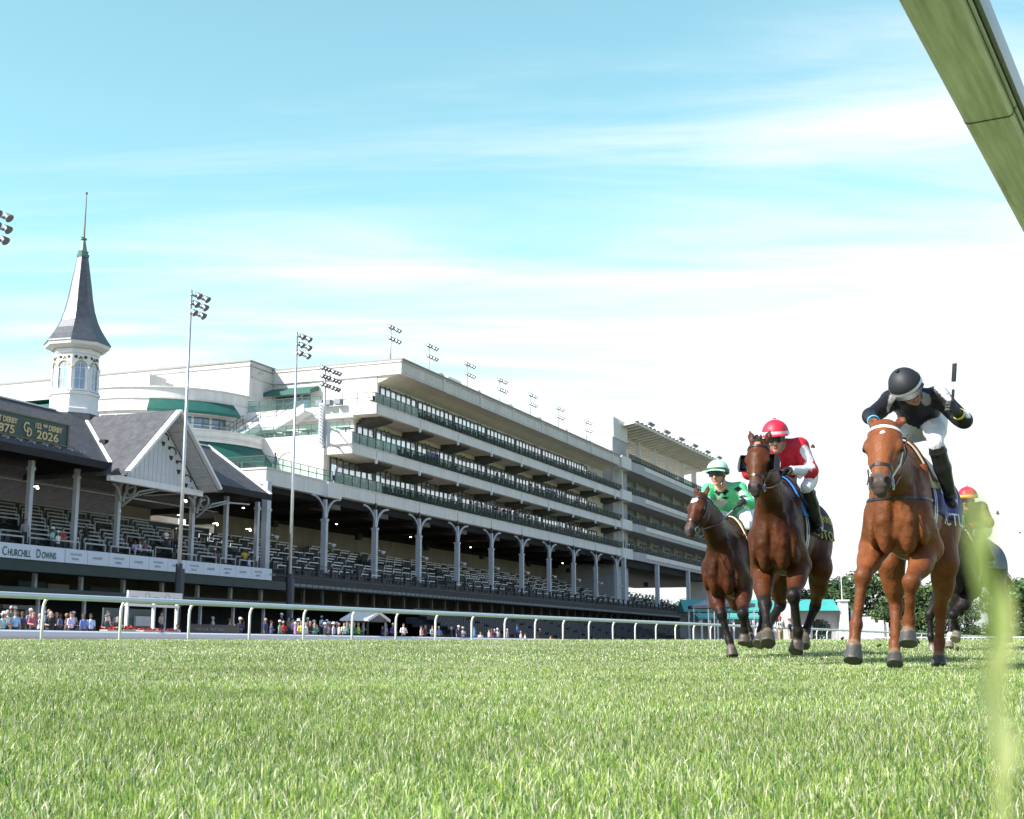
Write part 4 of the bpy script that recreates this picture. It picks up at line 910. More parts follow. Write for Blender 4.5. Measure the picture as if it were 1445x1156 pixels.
def trees():
    lf = []
    leafm = [mat('leaf_green_%s' % n, c, .6, .35, .25) for n, c in (('deep', (.032,.070,.020)), ('mid', (.052,.105,.028)), ('light', (.085,.15,.04)))]
    bark = mat('bark', (.09,.07,.05), .9, .2)
    protos = []
    for v in range(4):
        rr = random.Random(40+v); m = MB(); H = 10.; blobs = []
        for k in range(26):
            a = rr.uniform(0, 2*pi); h = rr.uniform(.12, .95); w = (1-abs(h-.5)**1.5*1.9)*3.9*rr.uniform(.35, 1.0); blobs.append((Vector((w*cos(a), w*sin(a), h*H)), rr.uniform(.9, 1.9)))
        for c, r in blobs:
            tone = rr.choice((0, 0, 1, 1, 1, 2))
            for i in range(int(95*r)):
                d = Vector((rr.gauss(0,1), rr.gauss(0,1), rr.gauss(0,1))).normalized()*r*rr.uniform(.55, 1.08); d.z *= .78; p = c+d; n = (d.normalized()+Vector((rr.uniform(-.7,.7), rr.uniform(-.7,.7), rr.uniform(-.2,.9)))).normalized(); t = n.orthogonal().normalized(); q = n.cross(t); t, q = t*cos(i)+q*sin(i), q*cos(i)-t*sin(i); e = rr.uniform(.16, .34)
                m.add([p-t*e, p-q*e*.55, p+t*e, p+q*e*.55], [(0,1,2,3)], min(2, max(0, tone+(rr.random() < .25)-(rr.random() < .2))))
        tk = MB(); tk.tube([(0,0,-.5), (.1,0,H*.3), (0,.15,H*.6), (.1,.1,H*.9)], [.38, .28, .17, .04], 8)
        for c, r in blobs[::3]: tk.tube([(0, .05, max(1.2, c.z*.5)), tuple(c*.6+Vector((0,0,c.z*.32))), tuple(c)], [.13, .08, .03], 5)
        protos.append((m, tk))
    meshes = []
    def make(i, label, x, y, sc):
        e = empty('tree', label, 'tree', (x, y, 0), R.uniform(0, 6.28), 'trees beyond the far turn'); e.scale = (sc*R.uniform(.95, 1.15), sc*R.uniform(.95, 1.15), sc)
        if i % 4 >= len(meshes):
            a = protos[i % 4][0].build('crown', leafm, e, recalc=False); b = protos[i % 4][1].build('trunk', bark, e); meshes.append((a, b))
        else:
            for q in meshes[i % 4]: c = q.copy(); COL.objects.link(c); c.parent = e
    spec = [(975, 846, 300, 'small round tree far behind the last column of the stand'), (1003, 852, 300, 'low tree just right of the last column of the far stand'), (1098, 842, 250, 'tree top between the two leading bay horses'), (1128, 836, 260, 'tree behind the hind leg of the red jockey’s horse'), (1152, 830, 240, 'tree with a gap of sky through its crown above the teal roof'), (1180, 818, 250, 'tall tree above the teal gate house roof'), (1205, 812, 245, 'tall tree directly behind the flagpole of the gate house'), (1232, 811, 250, 'broad tree behind the stepped white wall'), (1256, 818, 245, 'tree right of the stepped wall, behind the chestnut’s legs'), (1245, 858, 190, 'lighter green bushy tree beside the stepped wall end'), (1278, 816, 250, 'tree seen under the chestnut horse’s belly'), (1300, 826, 240, 'tree hidden mostly behind the chestnut’s hind legs'), (1330, 842, 240, 'yellowish tree between the chestnut and the dark horse'), (1362, 850, 250, 'tree behind the blurred grass stalk'), (1395, 840, 240, 'tree behind the dark horse’s hind legs'), (1428, 822, 200, 'tall tree at the right edge beside the dark horse’s rump'), (1447, 818, 200, 'tree cut by the right edge of the picture'), (1480, 825, 210, 'tree just outside the right edge beyond the turn')]
    for i, (px, py, Y, lb) in enumerate(spec):
        p = W3(px, py, Y); make(i, lb, p.x, Y, p.z/9.7)
trees()
def turn_rail():
    T = empty('turn_rail', 'low white rail curving round the far turn at the right edge', 'rail', (60, 160, 0)); o = (60, 160, 0)
    P = [Vector((40+i*4.2, 150-i*1.5-(i*i)*.10, 0)) for i in range(16)]
    m = MB(); m.tube([p+Vector((0,0,1.25)) for p in P], .08, 8); m.build('top_rail', MATS['rail_aluminium'], T, o)
    for i in range(15):
        for q in (0, .5): p = P[i].lerp(P[i+1], q); m = MB(); m.tube([p, p+Vector((0,0,1.25))], .06, 6); m.build('post', MATS['post_white'], T, o)
turn_rail()
# ------------------------------------------------------------------ bodies: smooth blended solids turned into one skin
def V3(*a): return np.array(a, float)
def unit(a): a = np.asarray(a, float); return a/np.linalg.norm(a)
class Body:
    def __init__(s): s.p = []
    def cone(s, a, b, ra, rb, tag=0, k=.03, ax=None, sc=1., flat=False, neg=False):
        a, b = V3(*a), V3(*b); m = max(ra, rb)*max(1, sc)
        s.p.append(dict(t='c', a=a, b=b, ra=ra, rb=rb, tag=tag, k=k, ax=None if ax is None else unit(ax), sc=sc, flat=flat, neg=neg, lo=np.minimum(a, b)-m, hi=np.maximum(a, b)+m)); return s
    def ell(s, c, r, tag=0, k=.03, M=None, neg=False):
        c, r = V3(*c), V3(*r); e = r if M is None else np.full(3, r.max())
        s.p.append(dict(t='e', c=c, r=r, M=M, tag=tag, k=k, neg=neg, lo=c-e, hi=c+e)); return s
    def chain(s, pts, rs, **kw):
        for i in range(len(pts)-1): s.cone(pts[i], pts[i+1], rs[i], rs[i+1], **kw)
        return s
    @staticmethod
    def dist(q, P):
        if q['t'] == 'e':
            d = P-q['c']
            if q['M'] is not None: d = d@q['M']        # columns of M are the ellipsoid's axes
            k0 = np.linalg.norm(d/q['r'], axis=-1); k1 = np.linalg.norm(d/(q['r']**2), axis=-1)+1e-9
            return k0*(k0-1)/k1
        ba = q['b']-q['a']; pa = P-q['a']; L2 = ba@ba+1e-12; t = np.clip((pa@ba)/L2, 0, 1); d = pa-t[..., None]*ba
        if q['ax'] is not None:
            w = d@q['ax']; d = d+q['ax']*(w*(1/q['sc']-1))[..., None]
        r = np.linalg.norm(d, axis=-1)-(q['ra']+(q['rb']-q['ra'])*t)
        if q['flat']:
            u = (pa@ba)/sqrt(L2); r = np.maximum(r, np.maximum(-u, u-sqrt(L2)))
        return r
    def mesh(s, h, smooth=1):
        pad = .05; lo = np.min([q['lo'] for q in s.p if not q['neg']], 0)-pad; hi = np.max([q['hi'] for q in s.p if not q['neg']], 0)+pad
        n = np.ceil((hi-lo)/h).astype(int)+1; D = np.full(n, .3, np.float32)
        ax = [lo[i]+h*np.arange(n[i]) for i in range(3)]
        for q in s.p:
            k = q['k']; m = k+.03; i0 = np.maximum(0, np.floor((q['lo']-m-lo)/h).astype(int)); i1 = np.minimum(n, np.ceil((q['hi']+m-lo)/h).astype(int)+1)
            sl = tuple(slice(i0[i], i1[i]) for i in range(3)); G = np.stack(np.meshgrid(*[ax[i][sl[i]] for i in range(3)], indexing='ij'), -1)
            d = Body.dist(q, G); O = D[sl]
            if q['neg']:
                hh = np.maximum(k-np.abs(O+d), 0)/k; D[sl] = np.maximum(O, -d)+hh*hh*k*.25
            else:
                hh = np.maximum(k-np.abs(O-d), 0)/k; D[sl] = np.minimum(O, d)-hh*hh*k*.25
        # surface nets
        I = D < 0; c = [(i, j, k) for i in (0,1) for j in (0,1) for k in (0,1)]
        sh = tuple(n-1); cnt = np.zeros(sh, np.int8)
        for i, j, k in c: cnt += I[i:i+sh[0], j:j+sh[1], k:k+sh[2]]
        act = (cnt > 0) & (cnt < 8); idx = -np.ones(sh, np.int64); A = np.argwhere(act); idx[act] = np.arange(len(A))
        acc = np.zeros((len(A), 3)); num = np.zeros(len(A))
        val = {o: D[A[:,0]+o[0], A[:,1]+o[1], A[:,2]+o[2]] for o in c}
        for o in c:
            for d in range(3):
                if o[d] == 0:
                    p = list(o); p[d] = 1; p = tuple(p); a, b = val[o], val[p]; x = (a < 0) != (b < 0)
                    t = np.where(x, a/np.where(x, a-b, 1), 0); pt = np.tile(np.array(o, float), (len(A), 1)); pt[:, d] += t
                    acc[x] += pt[x]; num[x] += 1
        V = lo+h*(A+acc/num[:, None]); F = []
        for d in range(3):
            e = [1,1,1]; e[d] = 0; u, v = [(1,2), (2,0), (0,1)][d]
            a = [slice(1, n[i]-1) for i in range(3)]; a[d] = slice(0, n[d]-1); b = list(a); b[d] = slice(1, n[d])
            Ia, Ib = I[tuple(a)], I[tuple(b)]
            for flip, X in ((0, Ia & ~Ib), (1, ~Ia & Ib)):
                q = np.argwhere(X); q = q+np.array([0 if i == d else 1 for i in range(3)])
                if not len(q): continue
                def id_(du, dv):
                    w = q.copy(); w[:, u] -= du; w[:, v] -= dv; return idx[w[:,0], w[:,1], w[:,2]]
                f = np.stack([id_(1,1), id_(0,1), id_(0,0), id_(1,0)], 1)
                F.append(f[:, ::-1] if flip else f)
        F = np.concatenate(F)
        if smooth:
            E = np.concatenate([F[:, [0,1]], F[:, [1,2]], F[:, [2,3]], F[:, [3,0]]])
            for _ in range(smooth):
                S = np.zeros_like(V); N = np.zeros(len(V)); np.add.at(S, E[:,0], V[E[:,1]]); np.add.at(N, E[:,0], 1); np.add.at(S, E[:,1], V[E[:,0]]); np.add.at(N, E[:,1], 1)
                V = V*.5+.5*S/N[:, None]
        best = np.full(len(V), 9.); T = np.zeros(len(V), np.int32)
        for q in s.p:
            pad = .06; near = np.all((V > q['lo']-pad) & (V < q['hi']+pad), 1)
            if not near.any(): continue
            d = np.full(len(V), 9.); dd = Body.dist(q, V[near]); d[near] = np.abs(dd)-.004 if q['neg'] else dd; w = d < best; best[w] = d[w]; T[w] = q['tag']
        return V, F, T
def skin_object(name, V, F, mats, fm=None, col=None, parent=None, off=(0,0,0)):
    me = bpy.data.meshes.new(name); me.vertices.add(len(V)); me.vertices.foreach_set('co', (V-np.array(off)).astype(np.float32).ravel())
    me.loops.add(len(F)*4); me.loops.foreach_set('vertex_index', F.astype(np.int32).ravel()); me.polygons.add(len(F)); me.polygons.foreach_set('loop_start', np.arange(len(F), dtype=np.int32)*4)
    for m in mats: me.materials.append(m)
    if fm is not None: me.polygons.foreach_set('material_index', fm.astype(np.int32))
    me.polygons.foreach_set('use_smooth', np.ones(len(F), bool)); me.update(calc_edges=True); me.validate()
    if col is not None:
        a = me.color_attributes.new('coat', 'FLOAT_COLOR', 'POINT'); C = np.ones((len(V), 4), np.float32); C[:, :3] = col; a.data.foreach_set('color', C.ravel())
    o = bpy.data.objects.new(name, me); COL.objects.link(o)
    if parent: o.parent = parent
    return o
def noise3(P, s, ph=0.):
    x, y, z = (P*s).T; return (np.sin(x*1.3+y*.7+ph)+np.sin(y*1.7-z*.9+2.1*ph)+np.sin(z*1.5+x*.6+ph*.3)+np.sin((x+y+z)*2.3+ph))/4

# ------------------------------------------------------------------ horses   (x forward, y to the horse's left, z up)
HQ = .0105
COAT, HOOF, MUZ, EYE, MANE, NOST, EARIN = 0, 1, 2, 3, 4, 5, 6
skinm = mat('horse_coat', (.2,.1,.05), .46, .16, 11., .5, attr='coat', bscale=20, spec=.15)
hoofm = mat('horse_hoof', (.2,.2,.18), .5, .25, 14., .15, attr='coat', stretch=(1,1,.3))
eyem = mat('horse_eye', (.01,.008,.006), .06, .0, attr='coat')
hairm = mat('horse_hair', (.03,.025,.02), .5, .3, 20., attr='coat')
leather = mat('black_leather', (.018,.016,.016), .35, .2, 8.)
brownl = mat('brown_leather', (.07,.03,.015), .4, .2, 8.)
whites = mat('white_strap', (.72,.72,.74), .45, .06, 6.)
def horse(S):
    O = Vector((S['o'][0], S['o'][1], 0)); a = radians(S['ang']); rz = atan2(-cos(a), -sin(a))
    root = empty('horse', S['label'], 'horse', (O.x, O.y, 0), rz)
    B = Body(); Y = (0, 1, 0)
    # trunk
    for x, z, w, h, rx in ((.40, 1.10, .185, .23, .16), (.24, 1.14, .232, .34, .24), (.02, 1.19, .25, .405, .28), (-.26, 1.18, .285, .375, .30), (-.52, 1.22, .29, .33, .28), (-.78, 1.27, .285, .30, .26), (-.98, 1.28, .24, .27, .22)):
        B.ell((x, 0, z), (rx, w*(.72 if x > .1 else .76 if x > -.2 else .79), h), k=.09)
    for sd in (-1, 1):
        B.ell((.24, sd*.130, 1.14), (.17, .075, .27), k=.04)          # shoulder blade
        B.ell((.385, sd*.105, 1.10), (.10, .085, .13), k=.04)         # point of shoulder
        B.ell((.425, sd*.074, .965), (.10, .068, .17), k=.014)          # breast muscle
        B.ell((.36, sd*.165, .99), (.11, .045, .14), k=.018)             # upper arm
        B.cone((.30, sd*.115, 1.36), (.43, sd*.09, 1.14), .05, .045, k=.028)    # front edge of the shoulder
        B.cone((.13, sd*.165, 1.42), (.20, sd*.185, .98), .03, .042, k=.028)   # rear edge of the shoulder
        B.cone((.50, sd*.055, 1.34), (.455, sd*.05, 1.08), .058, .05, k=.03)    # muscle down the front of the neck
        B.cone((.46, sd*.10, 1.25), (.49, sd*.08, 1.02), .035, .048, k=.025)
        B.ell((-.84, sd*.165, 1.15), (.24, .135, .30), k=.06)         # quarters
    B.ell((.575, 0, 1.0), (.07, .03, .20), k=.05, neg=True)             # groove down the breast
    B.ell((-.08, 0, 1.50), (.28, .07, .12), k=.08)                       # withers
    tz = S.get('tz', 0.)
    for q in B.p:
        for n_ in ('a', 'b', 'c', 'lo', 'hi'):
            if n_ in q and isinstance(q[n_], np.ndarray): q[n_] = q[n_]+V3(0, 0, tz)
    # neck and head
    P, Q = V3(*S['poll']), V3(*S['muz']); e1 = unit(Q-P); yaw = radians(S.get('yaw', 0)); lat = V3(-sin(yaw)*.9, cos(yaw), S.get('tilt', 0)); lat = unit(lat-e1*(lat@e1)); e3 = np.cross(lat, e1)
    if e3[0] < 0: e3 = -e3
    k = np.linalg.norm(Q-P)/.58
    W = S.get('hw', 1.12)
    def H(l, w, h): return P+(e1*l+lat*w*W+e3*h)*k
    M = np.stack([e1, lat, e3], 1)
    nb = H(.10, 0, -.15)
    N0 = V3(.16, 0, 1.24+tz); N1 = N0*.45+nb*.55
    B.chain([N0, N1, nb], [.26, .175, .12], k=.07, ax=Y, sc=.55); B.cone(V3(.10, 0, 1.42+tz), nb+(0,0,.03), .13, .07, k=.06, ax=Y, sc=.6)
    B.ell(H(.06, 0, -.10), (.10*k, .085*k*W, .10*k), M=M, k=.03)
    B.ell(H(.16, 0, -.082), (.15*k, .100*k*W, .080*k), M=M, k=.03)
    for sd in (-1, 1):
        B.ell(H(.24, sd*.045, -.165), (.135*k, .046*k*W, .10*k), M=M, k=.03)
        B.ell(H(.195, sd*.080, -.058), (.052*k, .030*k*W, .034*k), M=M, k=.018)
        B.ell(H(.29, sd*.058, -.085), (.075*k, .022*k*W, .028*k), M=M, k=.025)       # facial crest
        B.ell(H(.215, sd*.099, -.064), (.027*k, .016*k*W, .022*k), M=M, tag=EYE, k=.004)
        B.ell(H(.492, sd*.036, -.034), (.040*k, .024*k*W, .028*k), M=M, tag=MUZ, k=.015)
        B.ell(H(.502, sd*.043, -.008), (.032*k, .017*k*W, .028*k), M=M, tag=NOST, k=.005, neg=True)
        ear = S.get('ear', 0.)
        eb, et = H(.0, sd*.058, -.095), H(-.135, sd*.088, -.085+ear)
        B.cone(eb, eb*.45+et*.55, .030*k, .034*k, k=.02, ax=e3, sc=.62); B.cone(eb*.45+et*.55, et, .034*k, .007, k=.012, ax=e3, sc=.6)
        B.ell(eb*.45+et*.55+e3*.022*k, (.045*k, .014*k*W, .014*k), M=M, tag=EARIN, k=.006, neg=True)
    B.cone(H(.18, 0, -.078), H(.47, 0, -.062), .078*k, .050*k, k=.03, ax=lat, sc=.92*W); B.cone(H(.26, 0, -.165), H(.50, 0, -.112), .062*k, .034*k, k=.035, ax=lat, sc=W)
    B.cone(H(.16, 0, -.02), H(.42, 0, -.028), .035*k, .024*k, k=.03, ax=lat, sc=1.5*W)
    B.ell(H(.495, 0, -.066), (.062*k, .055*k*W, .056*k), M=M, tag=MUZ, k=.03); B.ell(H(.552, 0, -.078), (.026*k, .038*k*W, .034*k), M=M, tag=MUZ, k=.014); B.ell(H(.532, 0, -.122), (.034*k, .031*k*W, .028*k), M=M, tag=MUZ, k=.012)
    # legs
    for nm in ('RF', 'LF'):
        sd = -1 if nm[0] == 'R' else 1; E, K, F, C, T = [V3(*q) for q in S[nm]]
        sp = V3(.34, sd*.125, 1.08+tz); B.cone(sp, E, .105, .100, k=.05); fw = unit(K-E)
        E2 = E*.82+K*.18
        B.cone(E, K, .096, .050, k=.04); B.ell(E2*.75+K*.25, (.080, .080, .15), M=np.stack([np.cross(Y, fw), V3(*Y), fw], 1), k=.04)
        cn = unit(F-K); fr = unit(V3(1, 0, 0)-cn*cn[0]+1e-6)
        Mk = np.stack([fr, np.cross(cn, fr), cn], 1)
        B.ell(K, (.052, .060, .066), M=Mk, k=.022); B.ell(K+fr*.012-cn*.01, (.042, .052, .045), M=Mk, k=.012); B.ell(K-fr*.035+cn*.01, (.03, .028, .035), M=Mk, k=.02)
        B.cone(K+cn*.03, F-cn*.02, .039, .033, k=.025); B.cone(K-fr*.030+cn*.05, F-fr*.030, .019, .019, k=.018)
        B.ell(F, (.047, .044, .050), M=Mk, k=.02); B.ell(F-fr*.035, (.025, .030, .032), M=Mk, k=.015)
        B.cone(F, C, .036, .043, k=.02); hd = unit(T-C); B.cone(C, T, .050, .066, tag=HOOF, k=.006, flat=True); B.cone(C-hd*.012, C+hd*.004, .052, .053, k=.01, flat=True)
    for nm in ('RH', 'LH'):
        sd = -1 if nm[0] == 'R' else 1; St, K, F, C, T = [V3(*q) for q in S[nm]]
        hp = V3(-.80, sd*.13, 1.22+tz); B.cone(hp, St, .205, .125, k=.08, ax=Y, sc=.75)
        B.cone(St, K, .120, .052, k=.05, ax=Y, sc=.85); B.ell(St*.62+K*.38, (.10, .075, .16), M=np.stack([np.cross(Y, unit(K-St)), V3(*Y), unit(K-St)], 1), k=.05)
        cn = unit(F-K); fr = unit(V3(1, 0, 0)-cn*cn[0]+1e-6); Mk = np.stack([fr, np.cross(cn, fr), cn], 1)
        B.ell(K, (.062, .050, .078), M=Mk, k=.022); B.cone(K-fr*.045-cn*.085, K-fr*.04+cn*.02, .022, .032, k=.03); B.cone(K-fr*.05-cn*.08, St*.45+K*.55, .016, .02, k=.03)
        B.cone(K+cn*.03, F-cn*.02, .042, .035, k=.025); B.cone(K-fr*.034+cn*.05, F-fr*.030, .020, .019, k=.018)
        B.ell(F, (.047, .044, .050), M=Mk, k=.02); B.ell(F-fr*.035, (.025, .030, .032), M=Mk, k=.015)
        B.cone(F, C, .036, .042, k=.02); hd = unit(T-C); B.cone(C, T, .049, .062, tag=HOOF, k=.006, flat=True); B.cone(C-hd*.012, C+hd*.004, .051, .052, k=.01, flat=True)
    # veins standing out on the face, shoulder and forearms
    if S['key'] in 'ab':
        for sd in (-1, 1):
            B.chain([H(.22, sd*.080, -.045), H(.30, sd*.066, -.05), H(.38, sd*.052, -.05)], [.007*k, .006*k, .005*k], k=.008)
            B.chain([(.40, sd*.165, 1.02), (.34, sd*.180, 1.10), (.26, sd*.185, 1.20)], [.007, .007, .005], k=.010)
            E, K = [V3(*q) for q in S['LF' if sd > 0 else 'RF'][:2]]; B.chain([E*.75+K*.25+V3(.082, -sd*.03, 0), E*.45+K*.55+V3(.062, -sd*.02, 0), E*.15+K*.85+V3(.048, 0, 0)], [.009, .008, .006], k=.010)
    V, F, T = B.mesh(S.get('h', HQ), 2)
    # coat colours by region
    base = np.array(S['coat']); C = np.tile(base, (len(V), 1)); C *= (1+.20*noise3(V, 5, 1)+.14*noise3(V, 13, 2)+.08*noise3(V, 37, 4))[:, None]
    pt = np.array(S['points'])
    for nm in ('RF', 'LF', 'RH', 'LH'):
        E, K, Ff, Cc, Tt = [V3(*q) for q in S[nm]]
        for (a0, b0, r) in ((K*.8+E*.2, K, .10), (K, Ff, .08), (Ff, Cc, .085)):
            ba = b0-a0; t = np.clip(((V-a0)@ba)/(ba@ba), 0, 1); d = np.linalg.norm(V-a0-t[:, None]*ba, axis=1); w = np.clip((r-d)/.03, 0, 1)
            if r == .10: w *= np.clip(t*1.6, 0, 1)
            w = w*S['ptw']; C = C*(1-w[:, None])+pt*w[:, None]
        d = np.linalg.norm(V-Cc, axis=1); w = (np.clip((.062-d)/.012, 0, 1)*.5)[:, None]*(T != HOOF)[:, None]; C = C*(1-w)+np.array((.26,.20,.14))*w
        if nm in S.get('socks', {}):
            t0 = S['socks'][nm]; ba = Cc-Ff; t = ((V-Ff)@ba)/(ba@ba); d = np.linalg.norm(V-(Ff+Cc)/2, axis=1); w = (d < .10)*np.clip((t-t0)/.1, 0, 1); C = C*(1-w[:, None])+np.array((.55,.52,.48))*w[:, None]
    # sweat darkened patches and flecks of thrown dirt
    wet = np.clip((noise3(V, 3.1, 6)+.35*noise3(V, 11, 7)-.12)/.3, 0, 1)*np.clip((V[:,2]-.75)/.2, 0, 1); C = C*(1-.30*wet)[:, None]
    hsh = np.abs(np.sin(np.floor(V[:,0]*60)*12.99+np.floor(V[:,1]*60)*78.2+np.floor(V[:,2]*60)*37.7)*43758.5) % 1; fl = (hsh > .988) & (V[:,2] < 1.2) & (T == COAT); C[fl] = C[fl]*.5+np.array((.05,.042,.025))*.5
    # muzzle darkening, star, inner colours
    mz = np.array(S['muzc']); d = np.linalg.norm((V-H(.53, 0, -.07))/k, axis=1); w = np.clip((.135-d)/.05, 0, 1)[:, None]; C = C*(1-w)+mz*w
    for l, wd, r, cc in S.get('marks', []):
        d = np.linalg.norm((V-H(l, wd, 0))*1.0, axis=1)+.012*noise3(V, 60, 3); w = np.clip((r-d)/.008, 0, 1)[:, None]; C = C*(1-w)+np.array(cc)*w
    for sd in (-1, 1):
        for cc, rad, colr in ((H(.503, sd*.043, -.012), (.034*k, .021*k*W, .032*k), (.008,.006,.006)), (H(.215, sd*.098, -.066), (.036*k, .03*k*W, .028*k), (.02,.012,.008))):
            q = ((V-cc)@M)/np.array(rad); w = np.clip((1.0-np.linalg.norm(q, axis=1))/.22, 0, 1)[:, None]; C = C*(1-w)+np.array(colr)*w
    C[T == EYE] = (.004, .003, .003); C[T == EARIN] *= .35
    hf = T == HOOF; C[hf] = np.array(S['hoof'])*(1+.25*noise3(V[hf]*np.array((1,1,.3)), 70, 1))[:, None]
    fm = np.zeros(len(F), int); tf = T[F[:, 0]]; fm[tf == HOOF] = 1; fm[tf == EYE] = 2
    body = skin_object('body', V, F, [skinm, hoofm, eyem], fm, np.clip(C, 0, 1), root)
    bv = BVHTree.FromPolygons([tuple(v) for v in V], [tuple(f) for f in F])
    S['bvh'] = bv; S['H'] = H; S['k'] = k; S['root'] = root; S['N'] = (N0, N1, nb); S['lat'] = lat; S['e1'] = e1; S['e3'] = e3
    # mane, forelock and tail as bunches of strands
    m = MB(); rr = random.Random(5)
    hc = S['hair']
    for i in range(170):
        t = rr.random()*(.80 if not S.get('forelock', 1) else 1.); p = (V3(.02, 0, 1.58+tz)*(1-t)+(nb+V3(-.03, 0, .10))*t); hit = bv.ray_cast(Vector(p+V3(0, 0, .35)), Vector((0, 0, -1)))
        if hit[0] is None: continue
        p = Vector(hit[0])-Vector((0,0,.012)); L = rr.uniform(.10, .19); b = Vector((-rr.uniform(.25, .8), -rr.uniform(.0, .5), rr.uniform(-.1, .5)))
        m.tube([p, p+b*L*.5+Vector((0,0,.02)), p+b*L+Vector((0,0,-.03))], [.010, .008, .002], 4)
    for i in range(14 if S.get('forelock', 1) else 0):
        w = rr.uniform(-.018, .018); p = Vector(H(.0, w, -.06)); L = rr.uniform(.07, .14); m.tube([p, p+Vector(-e1*L*.35+e3*.02+lat*w), p+Vector(e1*L*.3+e3*rr.uniform(.03, .06)+lat*rr.uniform(-.05, .05)) if S.get('forelock', 1) else p+Vector(-e1*L*.5-e3*L*.3)], [.008, .006, .002], 4)
    mm = mat('mane_'+S['key'], hc, .45, .3, 25.); m.build('mane', mm, root, smooth=True)
    m = MB()
    for i in range(120):
        p = Vector((-1.16+rr.uniform(-.03, .03), rr.uniform(-.035, .035), 1.40+tz+rr.uniform(-.03, .05))); s1 = rr.uniform(.8, 1.1)
        m.tube([p, p+Vector((-.14*s1, rr.uniform(-.05, .05), .02)), p+Vector((-.36*s1, rr.uniform(-.1, .1), -.16)), p+Vector((-.55*s1, rr.uniform(-.14, .14), -.44*s1))], [.014, .012, .010, .002], 4)
    m.build('tail', mm, root, smooth=True)
    tack(S); return root
def cast(bv, o, d, dist=3.): 
    h = bv.ray_cast(Vector(o), Vector(d).normalized(), dist); return h
def strap(S, name, c, A, Bv, w, m_, out=.006, a0=0., a1=2*pi, n=40, parent=None, ax=None, R0=.6):
    """a strap hugging the body: rays towards c from around it in the plane of A and Bv"""
    bv = S['bvh']; c = Vector(c); A = Vector(A).normalized(); Bv = Vector(Bv).normalized(); nrm = A.cross(Bv).normalized(); m = MB(); L = []
    for i in range(n+1):
        a = a0+(a1-a0)*i/n; d = A*cos(a)+Bv*sin(a); row = []
        for q in (-.5, .5):
            h = cast(bv, c+nrm*q*w+d*R0, -d, R0)
            if h[0] is None: break
            row.append(Vector(h[0])+d*out)
        if len(row) == 2: L.append(row)
        else: L.append(None)
    for i in range(n):
        if L[i] and L[i+1]:
            a, b = L[i]; e, f = L[i+1]; dn = (a-c).normalized()*.006
            m.add([a, b, f, e, a-dn, b-dn, f-dn, e-dn], [(0,1,2,3), (0,3,7,4), (1,5,6,2)])
    return m.build(name, m_, parent or S['root'], smooth=False)
def drape(S, name, x0, x1, a0, a1, m_, out=.014, nx=26, na=30, zc=1.15, rim=None, skew=0.):
    """a cloth over the back, from angle a0 to a1 measured from straight up towards the left side"""
    bv = S['bvh']; G = []
    for i in range(nx+1):
        row = []
        for j in range(na+1):
            a = a0+(a1-a0)*j/na; x = x1+(x0-x1)*i/nx - skew*abs(a)*.12; d = Vector((0, sin(a), cos(a))); h = cast(bv, Vector((x, 0, zc))+d*.9, -d, .9)
            p = Vector(h[0]) if h[0] else Vector((x, 0, zc))+d*.3; row.append(p+d*out)
        G.append(row)
    for _ in range(3):
        for i in range(1, nx):
            for j in range(1, na): G[i][j] = G[i][j]*.5+(G[i-1][j]+G[i+1][j]+G[i][j-1]+G[i][j+1])*.125
    m = MB(); w = na+1; m.v = [tuple(p) for r in G for p in r]
    m.f = [(i*w+j, (i+1)*w+j, (i+1)*w+j+1, i*w+j+1) for i in range(nx) for j in range(na)]; m.m = [0]*len(m.f)
    o = m.build(name, m_, S['root'], smooth=True); md = o.modifiers.new('thick', 'SOLIDIFY'); md.thickness = .012; md.offset = -1
    return o
def cloth_text(S, txt, size, x, z, m_, parent, sx=1., slope=0., side=1, name='lettering'):
    Vt, Ft = textmesh(txt, size, 0.); bv = S['bvh']; m = MB(); P = []
    for tx, ty, tz in Vt:
        q = Vector((x-side*tx*sx, side*1.0, z+ty+slope*tx)); h = cast(bv, q, Vector((0, -side, 0)), 1.2)
        P.append(Vector(h[0])+Vector((0, side*.024, .004)) if h[0] else q-Vector((0, side*.7, 0)))
    m.add(P, Ft); return m.build(name, m_, parent, recalc=False)
def ring(m, c, n, r, t, k=12):
    n = Vector(n).normalized(); u = n.orthogonal().normalized(); w = n.cross(u); c = Vector(c)
    m.tube([c+u*(r*cos(q))+w*(r*sin(q)) for q in np.linspace(0, 2*pi, k+1)], t, 5, caps=False)
